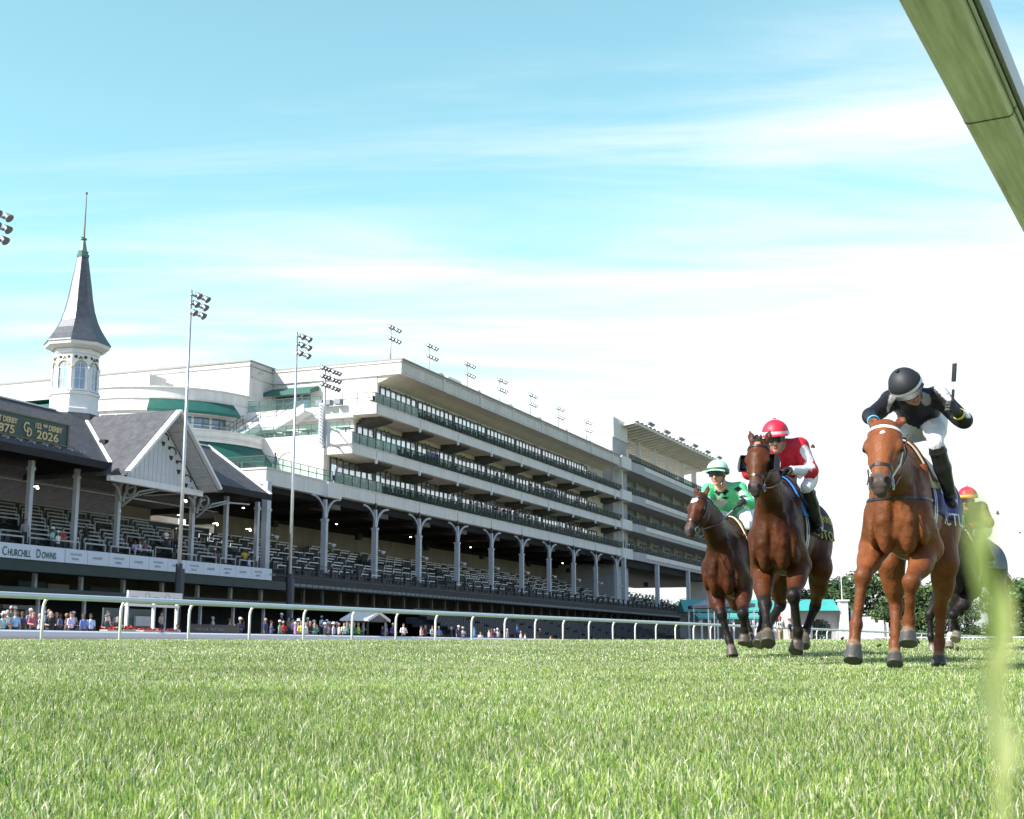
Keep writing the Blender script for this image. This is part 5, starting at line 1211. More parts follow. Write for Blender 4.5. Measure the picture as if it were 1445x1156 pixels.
def tack(S):
    H, k, e1, lat, e3 = S['H'], S['k'], S['e1'], S['lat'], S['e3']; bm = S.get('bridle', leather)
    c = H(.0, 0, -.10); up = -e1
    strap(S, 'noseband', H(.385, 0, -.095), lat, e3, .022*k, S.get('nosem', leather), .005, R0=.19)
    strap(S, 'browband', H(.075, 0, -.11), lat, e3, .020*k, bm, .006, -.35, pi+.35, R0=.24)
    # cheekpieces, head strap and bit
    m = MB(); bits = MB()
    for sd in (-1, 1):
        pts = []
        for l, w, h in ((.02, .09, -.12), (.10, .098, -.125), (.2, .094, -.13), (.3, .085, -.125), (.40, .072, -.115), (.475, .062, -.10)):
            o = Vector(H(l, sd*.4, h)); ht = cast(S['bvh'], o, Vector(-lat*sd), .8); p = Vector(ht[0])+Vector(lat*sd)*.006 if ht[0] else Vector(H(l, sd*w, h)); pts.append(p)
        for a, b in zip(pts[:-1], pts[1:]): m.beam(a, b, .020*k, .006, up=tuple(lat))
        ring(bits, Vector(pts[-1])+Vector(lat*sd)*.01, lat, .036*k, .0045)
    m.build('cheek_strap', bm, S['root']); bits.build('bit_rings', galv, S['root'])
    strap(S, 'head_strap', H(.03, 0, -.13), lat, -e1*.8-e3*.6, .022*k, bm, .006, 0, pi, R0=.26)
    # reins from the bit to the rider's hands
    m = MB()
    for sd, hd in zip((-1, 1), S['hands']):
        a = Vector(H(.475, sd*.075, -.10)); b = Vector(hd); pts = []
        for t in np.linspace(0, 1, 13):
            p = a.lerp(b, t)-Vector((0, 0, .05*sin(pi*t)))
            if .05 < t < .95:
                h = cast(S['bvh'], p+Vector((0, sd*.7, 0)), (0, -sd, 0), 1.4)      # the rein lies along the side of the neck
                if h[0] is not None and h[0].y*sd > p.y*sd-.012: p = Vector((p.x, h[0].y+sd*.012, p.z))
            pts.append(p)
        m.tube(pts, .0055, 5)
    m.build('reins', S.get('reinm', leather), S['root'])
    if S.get('breast'):
        strap(S, 'breast_girth', (.12, 0, 1.18), (.94, 0, -.02), (0, 1, 0), .020, leather, .008, -1.45, 1.45, 50, R0=.9)
    strap(S, 'girth', (-.08, 0, 1.15), (0, 1, 0), (0, 0, 1), .085, leather, .010, 0, 2*pi, 60, R0=.8)
    strap(S, 'overgirth', (-.09, 0, 1.15), (0, 1, 0), (0, 0, 1), .022, whites, .014, 0, 2*pi, 60, R0=.8); 
    strap(S, 'overgirth', (-.045, 0, 1.15), (0, 1, 0), (0, 0, 1), .022, whites, .014, 0, 2*pi, 60, R0=.8)
    # saddle cloth, pads and saddle
    cl = drape(S, 'saddle_cloth', S.get('clx', (-.72, .0))[0], S.get('clx', (-.72, .0))[1], -S.get('cla', 1.62), S.get('cla', 1.62), S['clothm'], skew=.3)
    pd = drape(S, 'saddle_pad', -.40, .06, -1.0, 1.0, S.get('padm', mat('saddle_pad_tan', (.45,.38,.25), .7, .1)), .03)
    sd_ = drape(S, 'saddle', -.36, .00, -.85, .85, brownl if S['key'] == 'a' else leather, .045)
    for args in S['text']: cloth_text(S, args[0], args[1], args[2], args[3], args[4], cl, args[5] if len(args) > 5 else 1., args[6] if len(args) > 6 else 0.)

HORSES = {}
def spec_horses():
    navy = mat('cloth_navy', (.02,.035,.22), .7, .12, 6.); blackc = mat('cloth_black', (.014,.014,.016), .7, .15, 6.); greyc = mat('cloth_grey', (.15,.18,.24), .7, .15, 6.)
    yel = mat('letter_yellow', (.55,.48,.06), .6, .05); whl = mat('letter_white', (.75,.75,.78), .6, .05)
    lw = lambda q: tuple(q)
    A = dict(key='a', h=.0085, o=(2.822, 9.4), ang=24.5, label='chestnut racehorse leading, white bridle and small star, rider in black', poll=(.92, .025, 1.665), muz=(1.20, .009, 1.16), hw=1.2, yaw=2, ear=-.09, forelock=0,
        RF=((.15,-.205,.86),(.52,-.228,.645),(.55,-.284,.316),(.60,-.296,.172),(.65,-.297,.075)), LF=((.15,.165,.85),(.50,.085,.60),(.40,.046,.352),(.41,.036,.262),(.45,.037,.185)),
        RH=((-.50,-.19,.80),(-.62,-.185,.476),(-.45,-.182,.196),(-.385,-.178,.11),(-.33,-.174,.04)), LH=((-.62,.185,.80),(-1.0,.095,.468),(-1.06,.063,.205),(-1.03,.058,.09),(-.99,.055,.02)),
        coat=(.165,.055,.0195), points=(.105,.034,.013), ptw=.35, muzc=(.060,.047,.042), hoof=(.05,.05,.045), hair=(.17,.06,.02), marks=[(.135,.005,.024,(.75,.72,.70))], socks={}, bridle=whites, nosem=leather, breast=2, clothm=navy,
        hands=((.55,-.10,1.66),(.40,.10,1.62)), clx=(-.78, .02), cla=1.72, text=[('LACTUS', .135, -.34, 1.06, whl, .92), ('GRADE 2', .07, -.40, 1.25, whl, 1.), ('4', .2, -.2, 1.22, whl, 1.)])
    Bh = dict(key='b', o=(2.36, 11.45), ang=22, label='bay racehorse in dark blinkers with upright ears, rider in red and white', poll=(.95,-.004,1.845), muz=(1.12,-.014,1.375), yaw=-2, ear=.0, forelock=1,
        RF=((.15,-.155,.82),(.50,-.075,.52),(.64,-.035,.33),(.70,-.02,.27),(.77,-.01,.195)), LF=((.15,.16,.86),(.48,.159,.585),(.38,.17,.30),(.36,.155,.20),(.40,.145,.125)),
        RH=((-.50,-.16,.82),(-.72,-.172,.556),(-.40,-.25,.32),(-.31,-.275,.26),(-.24,-.29,.19)), LH=((-.62,.22,.88),(-1.0,.10,.555),(-.88,.02,.315),(-.83,.015,.25),(-.77,.012,.175)),
        coat=(.076,.0240,.0088), points=(.014,.011,.010), ptw=1., muzc=(.045,.035,.032), hoof=(.06,.05,.037), hair=(.012,.010,.009), marks=[(.05,.0,.024,(.42,.2,.1)), (.16,.0,.012,(.4,.25,.16))], socks={}, breast=0, clothm=blackc,
        padm=mat('pad_blue', (.05,.22,.62), .6, .08), hands=((.40,-.12,1.66),(.36,.10,1.65)), clx=(-.90,.0), text=[('GTTORRES', .095, -.37, 1.31, yel, .9, -.10), ('RET STON', .125, -.31, 1.16, yel, .85, -.10), ('7', .26, -.34, 1.36, yel, 1.)])
    Ch = dict(key='c', tz=-.11, o=(2.318, 13.9), ang=24, label='dark bay racehorse with a white star, ears pricked, rider in light green', poll=(.93,-.096,1.70), muz=(1.13,-.165,1.265), yaw=-24, ear=.02, forelock=0,
        RF=((.15,-.15,.80),(.30,-.046,.50),(.30,.03,.235),(.325,.055,.15),(.35,.07,.075)), LF=((.15,.16,.82),(.50,.23,.50),(.42,.22,.335),(.41,.215,.27),(.44,.214,.20)),
        RH=((-.50,-.16,.82),(-.62,-.05,.56),(-.45,.05,.34),(-.38,.08,.27),(-.30,.095,.20)), LH=((-.62,.18,.88),(-1.0,.09,.585),(-.92,.065,.35),(-.86,.065,.27),(-.80,.065,.20)),
        coat=(.060,.0185,.0074), points=(.012,.010,.010), ptw=1., muzc=(.06,.05,.045), hoof=(.06,.05,.037), hair=(.010,.009,.009), marks=[(.11,.0,.042,(.78,.76,.74))], socks={}, breast=0, clothm=blackc,
        padm=mat('pad_cream', (.70,.62,.42), .7, .08), hands=((.32,-.10,1.54),(.26,.14,1.60)), clx=(-.72,.06), text=[('ATB', .16, -.16, 1.13, yel, 1.), ('1', .2, -.12, 1.29, yel, 1.)])
    Dh = dict(key='d', o=(5.53, 16.2), ang=36, label='near black racehorse behind the chestnut, half hidden by the blurred grass stalk', poll=(.98,-.02,1.60), muz=(1.28,-.02,1.20), yaw=0, ear=-.04, forelock=0,
        RF=((.12,-.19,.88),(.22,-.36,.56),(.22,-.36,.30),(.20,-.35,.19),(.22,-.345,.105)), LF=((.15,.16,.86),(.45,.0,.55),(.25,-.03,.40),(.25,-.035,.33),(.32,-.036,.26)),
        RH=((-.50,-.17,.84),(-.55,-.33,.62),(-.40,-.32,.30),(-.36,-.32,.22),(-.30,-.315,.15)), LH=((-.68,.20,.92),(-1.0,.22,.62),(-1.05,.21,.40),(-1.02,.215,.32),(-.98,.22,.25)),
        coat=(.014,.011,.010), points=(.012,.010,.010), ptw=1., muzc=(.03,.028,.026), hoof=(.16,.14,.10), hair=(.008,.008,.008), marks=[], socks={'RH': -.6}, breast=0, clothm=greyc,
        hands=((.40,-.05,1.56),(.40,.12,1.56)), text=[])
    for q in (A, Bh, Ch, Dh): HORSES[q['key']] = q; horse(q)
spec_horses()
def blinkers():
    S = HORSES['b']; H, lat, e1, e3, k = S['H'], Vector(S['lat']), Vector(S['e1']), Vector(S['e3']), S['k']
    for sd in (-1, 1):
        m = MB(); c = Vector(H(.215, sd*.122, -.075)); n = 10
        R1 = [c+e1*(.07*cos(a))+e3*(.062*sin(a))+lat*sd*(.01+.035*max(0, -sin(a)+.4)) for a in np.linspace(0, 2*pi, n, endpoint=False)]; R0 = [Vector(H(.215, sd*.085, -.10))+e1*(.075*cos(a))+e3*(.05*sin(a)) for a in np.linspace(0, 2*pi, n, endpoint=False)]
        keep = [i for i in range(n) if sin(2*pi*i/n) < .45]
        for i in range(n):
            j = (i+1) % n
            if i in keep and j in keep: m.add([R0[i], R0[j], R1[j], R1[i]], [(0,1,2,3)])
        m.add([R1[i] for i in keep], [tuple(range(len(keep)))]); o = m.build('blinker_cup', leather, S['root']); md = o.modifiers.new('thick', 'SOLIDIFY'); md.thickness = .006
blinkers()
# ------------------------------------------------------------------ riders
silk = mat('silks', (.5,.5,.5), .48, .12, 7., .7, attr='coat', bscale=22, spec=.3)
facem = mat('skin', (.5,.3,.2), .5, .06, 12., attr='coat')
bootm = mat('riding_boot', (.02,.02,.02), .3, .1, attr='coat', spec=.4)
glovem = mat('glove', (.015,.015,.016), .55, .2, 20.)
def hand_body(p, f, g, n, curl=1.):
    """a closed hand: palm, four unequal bent fingers wrapped round the grip axis g, thumb from the side of the palm"""
    p, f, g, n = V3(*p), unit(f), V3(*g), V3(*n); g = unit(g-f*(g@f)); n = unit(n-f*(n@f)-g*(n@g)); B = Body(); M = np.stack([f, g, n], 1)
    B.cone(p-f*.085, p-f*.02, .030, .032, k=.015); B.ell(p, (.048, .042, .021), M=M, k=.012)
    for o, L in ((-.031, .80), (-.010, .96), (.011, 1.0), (.031, .92)):
        b = p+g*o+f*.040; q = [b, b+f*.034*L+n*.010, b+f*.030*L+n*.038, b+f*.004+n*.046]
        B.chain(q, [.0105, .0098, .0092, .0082], k=.004)
    b = p+g*.038-f*.012+n*.004; B.chain([b, b+g*.020+f*.022+n*.018, b+g*.004+f*.046+n*.038], [.0125, .0105, .009], k=.005)
    return B
def rider(S, J, label):
    root = empty('person', label, 'jockey', S['root'].location, S['root'].rotation_euler.z)
    j = {k: V3(*v) for k, v in J['j'].items()}; sh = V3(*J.get('off', (0,0,0)))
    for q in j: j[q] = j[q]+sh
    hc = j['head']; fd = unit(J['face']); hu = unit(V3(*J['up'])-fd*(V3(*J['up'])@fd)); hl = np.cross(hu, fd)
    SK, JA, BR, BO = 0, 1, 2, 3; B = Body(); M = np.stack([fd, hl, hu], 1)
    X = lambda a, b, c: hc+fd*a+hl*b+hu*c
    # head with face
    B.ell(X(-.005, 0, .02), (.095, .075, .10), M=M, k=.02, tag=SK); B.ell(X(.03, 0, -.055), (.062, .056, .075), M=M, k=.03, tag=SK); B.ell(X(.074, 0, -.108), (.022, .026, .018), M=M, k=.015, tag=SK)
    B.cone(X(.088, 0, .0), X(.110, 0, -.038), .010, .016, k=.01, tag=SK); B.ell(X(.086, 0, -.072), (.012, .024, .006), M=M, k=.006, tag=SK); B.ell(X(.084, 0, -.083), (.012, .020, .007), M=M, k=.006, tag=SK)
    for sd in (-1, 1): B.ell(X(-.005, sd*.074, -.02), (.020, .009, .030), M=M, k=.006, tag=SK); B.ell(X(.07, sd*.036, -.035), (.025, .022, .022), M=M, k=.02, tag=SK)
    nk = j['Ls']*.5+j['Rs']*.5; B.cone(X(-.03, 0, -.06), nk, .055, .062, k=.03, tag=SK)
    # trunk under the jacket
    pv, ct = j['pelvis'], nk; lat = unit(j['Ls']-j['Rs']); ax = unit(ct-pv); back = unit(np.cross(lat, ax)); 
    if back[2] < 0: back = -back
    rib = pv*.30+ct*.70; Mt = np.stack([ax, lat, back], 1)
    B.ell(rib-back*.015, (.19, .16, .10), M=Mt, k=.05, tag=JA); B.ell(pv*.60+ct*.40-back*.0, (.16, .14, .09), M=Mt, k=.05, tag=JA); B.ell(ct-ax*.04, (.10, .175, .085), M=Mt, k=.05, tag=JA)
    B.ell(pv, (.14, .165, .135), M=Mt, k=.05, tag=BR); B.ell(pv-ax*.05+lat*.075, (.12, .095, .125), M=Mt, k=.04, tag=BR); B.ell(pv-ax*.05-lat*.075, (.12, .095, .125), M=Mt, k=.04, tag=BR)
    for sd in 'LR':
        s_, e, h = j[sd+'s'], j[sd+'e'], j[sd+'h']; B.ell(s_, (.072,)*3, k=.05, tag=JA); f = unit(h-e)
        B.cone(s_, e, .068, .054, k=.03, tag=JA); B.ell(e, (.053,)*3, k=.02, tag=JA); B.cone(e, h-f*.07, .055, .037, k=.03, tag=JA); B.cone(h-f*.075, h-f*.06, .041, .041, k=.006, tag=JA, flat=True)
        # loose folds of the sleeve
        for t in (.25, .55, .8): c = s_*(1-t)+e*t; B.ell(c+V3(0,0,-.02), (.030, .062, .052), k=.03, tag=JA)
        hp, kn, an, to = j[sd+'hip'], j[sd+'k'], j[sd+'a'], j[sd+'t']
        B.cone(hp, kn, .092, .052, k=.05, tag=BR); B.ell(hp*.55+kn*.45, (.078, .072, .075), k=.05, tag=BR); B.ell(kn, (.053, .050, .055), k=.02, tag=BR)
        d = unit(an-kn); B.cone(kn+d*.05, kn*.55+an*.45, .060, .060, k=.015, tag=BO, flat=False); B.cone(kn*.55+an*.45, an, .060, .042, k=.02, tag=BO); B.cone(kn+d*.055, kn+d*.075, .066, .066, k=.006, tag=BO, flat=True)
        B.ell(an, (.047, .045, .05), k=.02, tag=BO); B.cone(an+V3(-.03, 0, -.035), to, .040, .032, k=.025, tag=BO); B.cone(an+V3(-.035,0,-.05), an+V3(-.035,0,-.072), .033, .031, k=.008, tag=BO, flat=True)
    V, F, T = B.mesh(.0085, 1)
    C = np.zeros((len(V), 3)); C[:] = J['jacket']; C[T == SK] = J.get('skin', (.42,.22,.14)); C[T == BR] = (.72,.72,.74); C[T == BO] = (.016,.016,.017)
    for a, b, r, c, *fl in J.get('paint', []):
        a, b = V3(*a)+sh, V3(*b)+sh
        if fl: d = np.abs((V-a)[:,1])/fl[0]+np.abs((V-a)[:,2])/fl[1]; C[(d < 1) & (T == JA) & (V[:,0] > -.22)] = c; continue
        ba = b-a; t = np.clip(((V-a)@ba)/(ba@ba), 0, 1); d = np.linalg.norm(V-a-t[:, None]*ba, axis=1); C[(d < r) & (T == JA)] = c
    lip = np.linalg.norm((V-X(.09, 0, -.077))/V3(1, 1, 1), axis=1); C[(lip < .022) & (T == SK)] = (.30,.11,.09)
    fm = np.array([1, 0, 0, 2])[T[F[:, 0]]]
    skin_object('body', V, F, [silk, facem, bootm], fm, C, root)
    # helmet with cap cover, band and peak
    m = MB(); R_ = .117; pr = [(R_*cos(a)*1.0, R_*sin(a)*1.04-.005) for a in np.linspace(-.10, pi/2-.02, 12)]
    o = len(m.v); n = 28; c0 = X(-.008, 0, .035)
    hf, hlv, huv = Vector(fd), Vector(hl), Vector(hu); tl = (huv*.97-hf*.20).normalized(); tf = hlv.cross(tl)
    for r, z in pr:
        for q in range(n):
            a = 2*pi*q/n; rr_ = r*(1+.012*(q % 7 == 0)-.006); m.v.append(tuple(Vector(c0)+tf*(rr_*cos(a)*1.13)+hlv*(rr_*sin(a))+tl*z))
    for i in range(len(pr)-1):
        for q in range(n): m.f.append((o+i*n+q, o+i*n+(q+1) % n, o+(i+1)*n+(q+1) % n, o+(i+1)*n+q)); m.m.append(0)
    for i, cc in J.get('capfaces', []): pass
    m.lathe([(.012, 0), (.016, .006), (.0, .014)], 8, Vector(c0)+tl*(R_*1.03), axis=tl)
    cap = m.build('cap', J['cap'], root, smooth=True)
    m = MB(); a_ = [2*pi*q/36 for q in range(37)]
    for z0, z1 in ((-.028, .010),):
        for q in range(36):
            P = lambda a, z, e: Vector(c0)+tf*((R_+e)*cos(a)*1.135)+hlv*((R_+e)*sin(a))+tl*z
            m.add([P(a_[q], z0, .004), P(a_[q+1], z0, .004), P(a_[q+1], z1, .005), P(a_[q], z1, .005), P(a_[q], z0, -.01), P(a_[q+1], z0, -.01)], [(0,1,2,3), (0,4,5,1)])
    m.build('helmet_band', J['band'], cap)
    m = MB()
    for q in range(12):
        a0, a1 = -1.0+2.0*q/12, -1.0+2.0*(q+1)/12; P = lambda a, e, z: Vector(c0)+tf*((R_*1.13+e*cos(a*1.4))*cos(a))+hlv*((R_+e*.3)*sin(a))+tl*z
        m.add([P(a0, 0, -.018), P(a1, 0, -.018), P(a1, .042, -.036), P(a0, .042, -.036)], [(0,1,2,3)])
    o = m.build('peak', J['cap'], cap); md = o.modifiers.new('t', 'SOLIDIFY'); md.thickness = .006
    # goggles: frame and dark lens with a strap
    m = MB(); A = np.linspace(-1.15, 1.15, 13)
    for q in range(12):
        P = lambda a, z, e: Vector(X((.098+e)*cos(a)-.0, (.080+e)*sin(a), z))
        m.add([P(A[q], -.030, .012), P(A[q+1], -.030, .012), P(A[q+1], .022, .014), P(A[q], .022, .014)], [(0,1,2,3)]); m.add([P(A[q], .022, .014), P(A[q+1], .022, .014), P(A[q+1], .024, -.01), P(A[q], .024, -.01)], [(0,1,2,3)]); m.add([P(A[q], -.030, .012), P(A[q+1], -.030, .012), P(A[q+1], -.032, -.01), P(A[q], -.032, -.01)], [(0,1,2,3)])
    m.build('goggles', mat('goggle_lens', (.02,.02,.04), .08, .1, spec=.8), root, smooth=True)
    m = MB()
    for sd in (-1, 1): m.beam(X(.01, sd*.083, -.02), X(.055, sd*.05, -.118), .014, .004, up=tuple(hl))
    m.build('chin_strap', leather, root)
    for sd in 'LR':
        f = j[sd+'h']-j[sd+'e']; g = J['grip'][sd]; Vh, Fh, Th = hand_body(j[sd+'h'], f, g, J['palm'][sd]).mesh(.0048, 1); o = skin_object('glove', Vh, Fh, [glovem], None, None, root)
        if J.get('cuff', {}).get(sd):
            fu = Vector(unit(f)); m = MB(); m.lathe([(.041, 0), (.044, .004), (.044, .022), (.041, .026)], 14, Vector(j[sd+'h'])-fu*.088, axis=fu); m.build('wristband', J['cuff'][sd], root)
    return root, j
def whip(S, label, p, q, flap=.11):
    p, q = Vector(p), Vector(q); t = empty('riding_whip', label, 'whip', S['root'].location, S['root'].rotation_euler.z); d = (q-p).normalized(); L = (q-p).length
    m = MB(); m.tube([p-d*.06, p+d*.14], .011, 8); m.build('handle', leather, t); m = MB(); m.tube([p+d*.13, q-d*flap], [.006, .0045], 6); m.build('shaft', mat('whip_shaft', (.45,.46,.5), .3, .1), t)
    m = MB(); w = d.orthogonal().normalized(); m.obox(q-d*flap/2, (d, w, d.cross(w)), flap/2+.01, .019, .005); m.build('flap', leather, t)
def riders():
    black = (.012,.012,.015); wh = (.66,.67,.70); red = (.50,.012,.03); grn = (.10,.52,.24)
    ST = dict(pelvis=(-.42,.10,1.74), Ls=(-.02,.275,1.955), Rs=(-.02,-.06,1.95), Lhip=(-.40,.19,1.72), Rhip=(-.40,.01,1.72), Lk=(.06,.245,1.575), Rk=(.06,-.22,1.575), La=(-.20,.30,1.24), Ra=(-.20,-.27,1.24), Lt=(-.08,.325,1.17), Rt=(-.08,-.295,1.17))
    bandw = mat('band_white', (.75,.75,.76), .5, .05); 
    S = HORSES['a']; J = dict(j=dict(ST, Rk=(.06,-.15,1.575), Ra=(-.20,-.19,1.24), Rt=(-.08,-.22,1.17), pelvis=(-.40,.11,1.83), Lhip=(-.34,.20,1.83), Rhip=(-.36,.02,1.83), Lk=(.04,.245,1.60), head=(.14,.082,2.005), Le=(-.02,.44,1.765), Lh=(.15,.40,1.815), Re=(.22,-.17,1.80), Rh=(.52,-.10,1.70)), face=(.54,.40,-.72), up=(.72,-.28,.60), jacket=black, skin=(.40,.22,.15),
        cap=mat('cap_black', (.014,.015,.02), .6, .12, 6.), band=bandw, grip=dict(L=(.15,.1,1), R=(0,1,.1)), palm=dict(L=(.3,-1,0), R=(0,0,-1)), cuff=dict(L=mat('yellow_band', (.62,.52,.05), .6, .05), R=mat('blue_band', (.10,.40,.80), .6, .05)),
        paint=[((.03,.30,2.02), (.06,.37,1.93), .045, wh), ((.08,.19,1.98), (.02,.22,1.78), .036, (.30,.30,.31)), ((.05,.36,1.96), (.06,.41,1.84), .030, wh), ((.06,-.02,2.0), (.14,-.04,1.85), .030, (.35,.35,.36)), ((.10,-.16,1.92), (.16,-.20,1.86), .03, wh), ((.03,.47,1.83), (.04,.475,1.80), .035, wh)])
    r, j = rider(S, J, 'jockey in black with black cap, standing in stirrups with whip raised'); whip(S, 'short whip held upright in the raised glove of the black jockey', j['Lh']+V3(.03,-.015,.0), (.19,.42,2.13))
    S = HORSES['b']; J = dict(j=dict(ST, pelvis=(-.45,.07,1.70), Lhip=(-.42,.16,1.69), Rhip=(-.42,-.02,1.69), Ls=(-.06,.175,1.915), Rs=(-.02,-.17,1.90), head=(.10,-.01,1.985), Le=(-.04,.265,1.685), Lh=(.26,.10,1.665), Re=(.08,-.26,1.68), Rh=(.38,-.11,1.66), Lk=(.06,.235,1.53), Rk=(.06,-.17,1.53), La=(-.20,.275,1.23), Ra=(-.20,-.19,1.23), Lt=(-.09,.30,1.165), Rt=(-.09,-.21,1.165)), face=(.88,.10,-.34), up=(.2,0,1), jacket=red, skin=(.45,.26,.18),
        cap=mat('cap_red', (.55,.015,.04), .5, .08, 6.), band=mat('band_pink', (.78,.62,.66), .5, .05), grip=dict(L=(0,1,.1), R=(0,1,.1)), palm=dict(L=(0,0,-1), R=(0,0,-1)),
        paint=[((.02,.24,1.86), (.02,.27,1.81), .058, wh), ((.10,.18,1.73), (.02,.26,1.715), .05, wh), ((.12,.19,1.69), (.24,.12,1.67), .08, wh), ((.0,.29,1.68), (.02,.30,1.66), .03, red), ((.12,.05,1.78), (.10,.0,1.70), .09, wh), ((.15,.05,1.765), (.15,.10,1.755), .016, red)])
    rider(S, J, 'jockey in red and white silks with a red cap, crouched low')
    S = HORSES['c']; J = dict(j=dict(ST, pelvis=(-.42,-.02,1.60), Lhip=(-.38,.07,1.59), Rhip=(-.38,-.11,1.59), Ls=(-.05,.10,1.83), Rs=(-.02,-.235,1.83), head=(.10,-.095,1.985), Le=(.0,.22,1.655), Lh=(.22,.185,1.665), Re=(.06,-.27,1.62), Rh=(.33,-.07,1.545), Lk=(.08,.225,1.43), Rk=(.08,-.20,1.43), La=(-.20,.265,1.12), Ra=(-.20,-.25,1.12), Lt=(-.09,.29,1.055), Rt=(-.09,-.27,1.055)), face=(.95,-.10,-.12), up=(0,0,1), jacket=grn, skin=(.50,.27,.18),
        cap=mat('cap_mint', (.42,.70,.54), .5, .06, 6.), band=mat('band_dark', (.03,.10,.06), .5, .05), grip=dict(L=(.2,-.6,-.5), R=(0,1,.1)), palm=dict(L=(0,-.5,-1), R=(0,0,-1)), cuff=dict(R=mat('teal_band', (.02,.30,.33), .6, .05)),
        paint=[((0,-.115,1.80), (1,0,0), 0, black, .05, .045), ((0,-.045,1.80), (1,0,0), 0, black, .05, .045), ((0,-.12,1.70), (1,0,0), 0, (.5,.52,.5), .09, .06), ((0,-.05,1.735), (1,0,0), 0, black, .05, .014), ((0,.10,1.82), (1,0,0), 0, black, .05, .03), ((0,.13,1.775), (1,0,0), 0, wh, .06, .028), ((0,.15,1.735), (1,0,0), 0, black, .06, .022), ((0,.17,1.70), (1,0,0), 0, wh, .06, .022), ((0,-.24,1.74), (1,0,0), 0, wh, .05, .03)])
    r, j = rider(S, J, 'jockey in light green silks with a mint cap, face to the camera'); whip(S, 'long dark whip pointing down across the dark bay horse’s neck', j['Lh']+V3(.02,.0,-.015), (.62,-.15,1.27), .09)
    S = HORSES['d']; J = dict(j=dict(ST, Lk=(.06,.235,1.54), Rk=(.06,-.22,1.54), head=(.06,.14,1.965), Ls=(-.04,.27,1.86), Rs=(-.03,-.07,1.86), pelvis=(-.45,.08,1.66), Lhip=(-.42,.17,1.65), Rhip=(-.42,-.01,1.65), Le=(.0,.36,1.66), Lh=(.25,.16,1.60), Re=(.06,-.20,1.66), Rh=(.35,-.03,1.58)), face=(.92,-.1,-.25), up=(.1,0,1), jacket=(.16,.16,.035), skin=(.45,.26,.18), cap=mat('cap_red', (.5,0,0)), band=MATS['yellow_band'], grip=dict(L=(0,1,.1), R=(0,1,.1)), palm=dict(L=(0,0,-1), R=(0,0,-1)), paint=[((.20,.19,1.63), (.22,.18,1.62), .05, red)])
    rider(S, J, 'jockey in yellow silks and red cap, blurred behind the grass stalk')
riders()
# ------------------------------------------------------------------ spectators
def person_template(pose):
    B = Body(); SK, HA, SH, TR, SO = range(5)
    B.ell((0,0,1.63), (.085,.075,.11), k=.02, tag=SK); B.ell((-.015,0,1.67), (.095,.085,.10), k=.015, tag=HA); B.cone((0,0,1.55), (0,0,1.42), .05, .06, k=.03, tag=SK); B.cone((.085,0,1.625), (.10,0,1.605), .012, .016, k=.01, tag=SK)
    B.ell((0,0,1.30), (.115,.175,.17), k=.05, tag=SH); B.ell((.01,0,1.08), (.115,.155,.17), k=.05, tag=SH); B.ell((0,0,.93), (.115,.16,.12), k=.04, tag=TR)
    arms = {'down': (((0,.23,1.12), (.05,.24,.88)),)*2, 'rail': (((.02,.25,1.14), (.28,.16,1.10)),)*2, 'raise': (((.06,.25,1.16), (.16,.10,1.52)), ((.02,.24,1.13), (.25,.10,1.08))), 'fold': (((.05,.24,1.15), (.20,-.03,1.17)),)*2}[pose]
    for sd, (e, h) in zip((1, -1), arms):
        e = (e[0], sd*e[1], e[2]); h = (h[0], sd*h[1], h[2]); s_ = (0, sd*.18, 1.40)
        B.cone(s_, e, .055, .043, k=.03, tag=SH); B.cone(e, h, .040, .028, k=.015, tag=SK); B.ell(h, (.04,.03,.045), k=.01, tag=SK)
        B.cone((0, sd*.09, .90), (.02, sd*.10, .50), .085, .06, k=.03, tag=TR); B.cone((.02, sd*.10, .50), (0, sd*.10, .10), .058, .042, k=.02, tag=TR); B.cone((-.03, sd*.10, .05), (.13, sd*.12, .04), .045, .035, k=.02, tag=SO)
    V, F, T = B.mesh(.024, 1); o = skin_object('person', V, F, [None]*5, T[F[:, 0]]); me = o.data; bpy.data.objects.remove(o); return me
PT = {p: person_template(p) for p in ('down', 'rail', 'raise', 'fold')}
def hat_mesh(kind):
    m = MB()
    if kind == 'cap': m.lathe([(.100, 1.675), (.102, 1.72), (.08, 1.775), (.03, 1.80), (0, 1.80)], 12, (-.01, 0, 0)); m.add([(.06,-.07,1.69), (.19,-.05,1.675), (.19,.05,1.675), (.06,.07,1.69)], [(0,1,2,3)])
    else: m.lathe([(.21, 1.68), (.12, 1.70), (.11, 1.71), (.105, 1.79), (.06, 1.815), (0, 1.815)], 16, (-.01, 0, 0))
    o = m.build('hat', white, None, smooth=True); me = o.data; bpy.data.objects.remove(o); return me
HT = {k: hat_mesh(k) for k in ('cap', 'brim')}
def cm(c): return mat('cloth_%02d_%02d_%02d' % tuple(int(q*99) for q in c), c, .8, .1, 12.)
SKINS = [(.46,.27,.19), (.38,.20,.13), (.52,.32,.24), (.16,.08,.05)]; HAIRS = [(.03,.02,.015), (.10,.06,.03), (.30,.22,.12), (.40,.39,.38), (.02,.018,.018)]
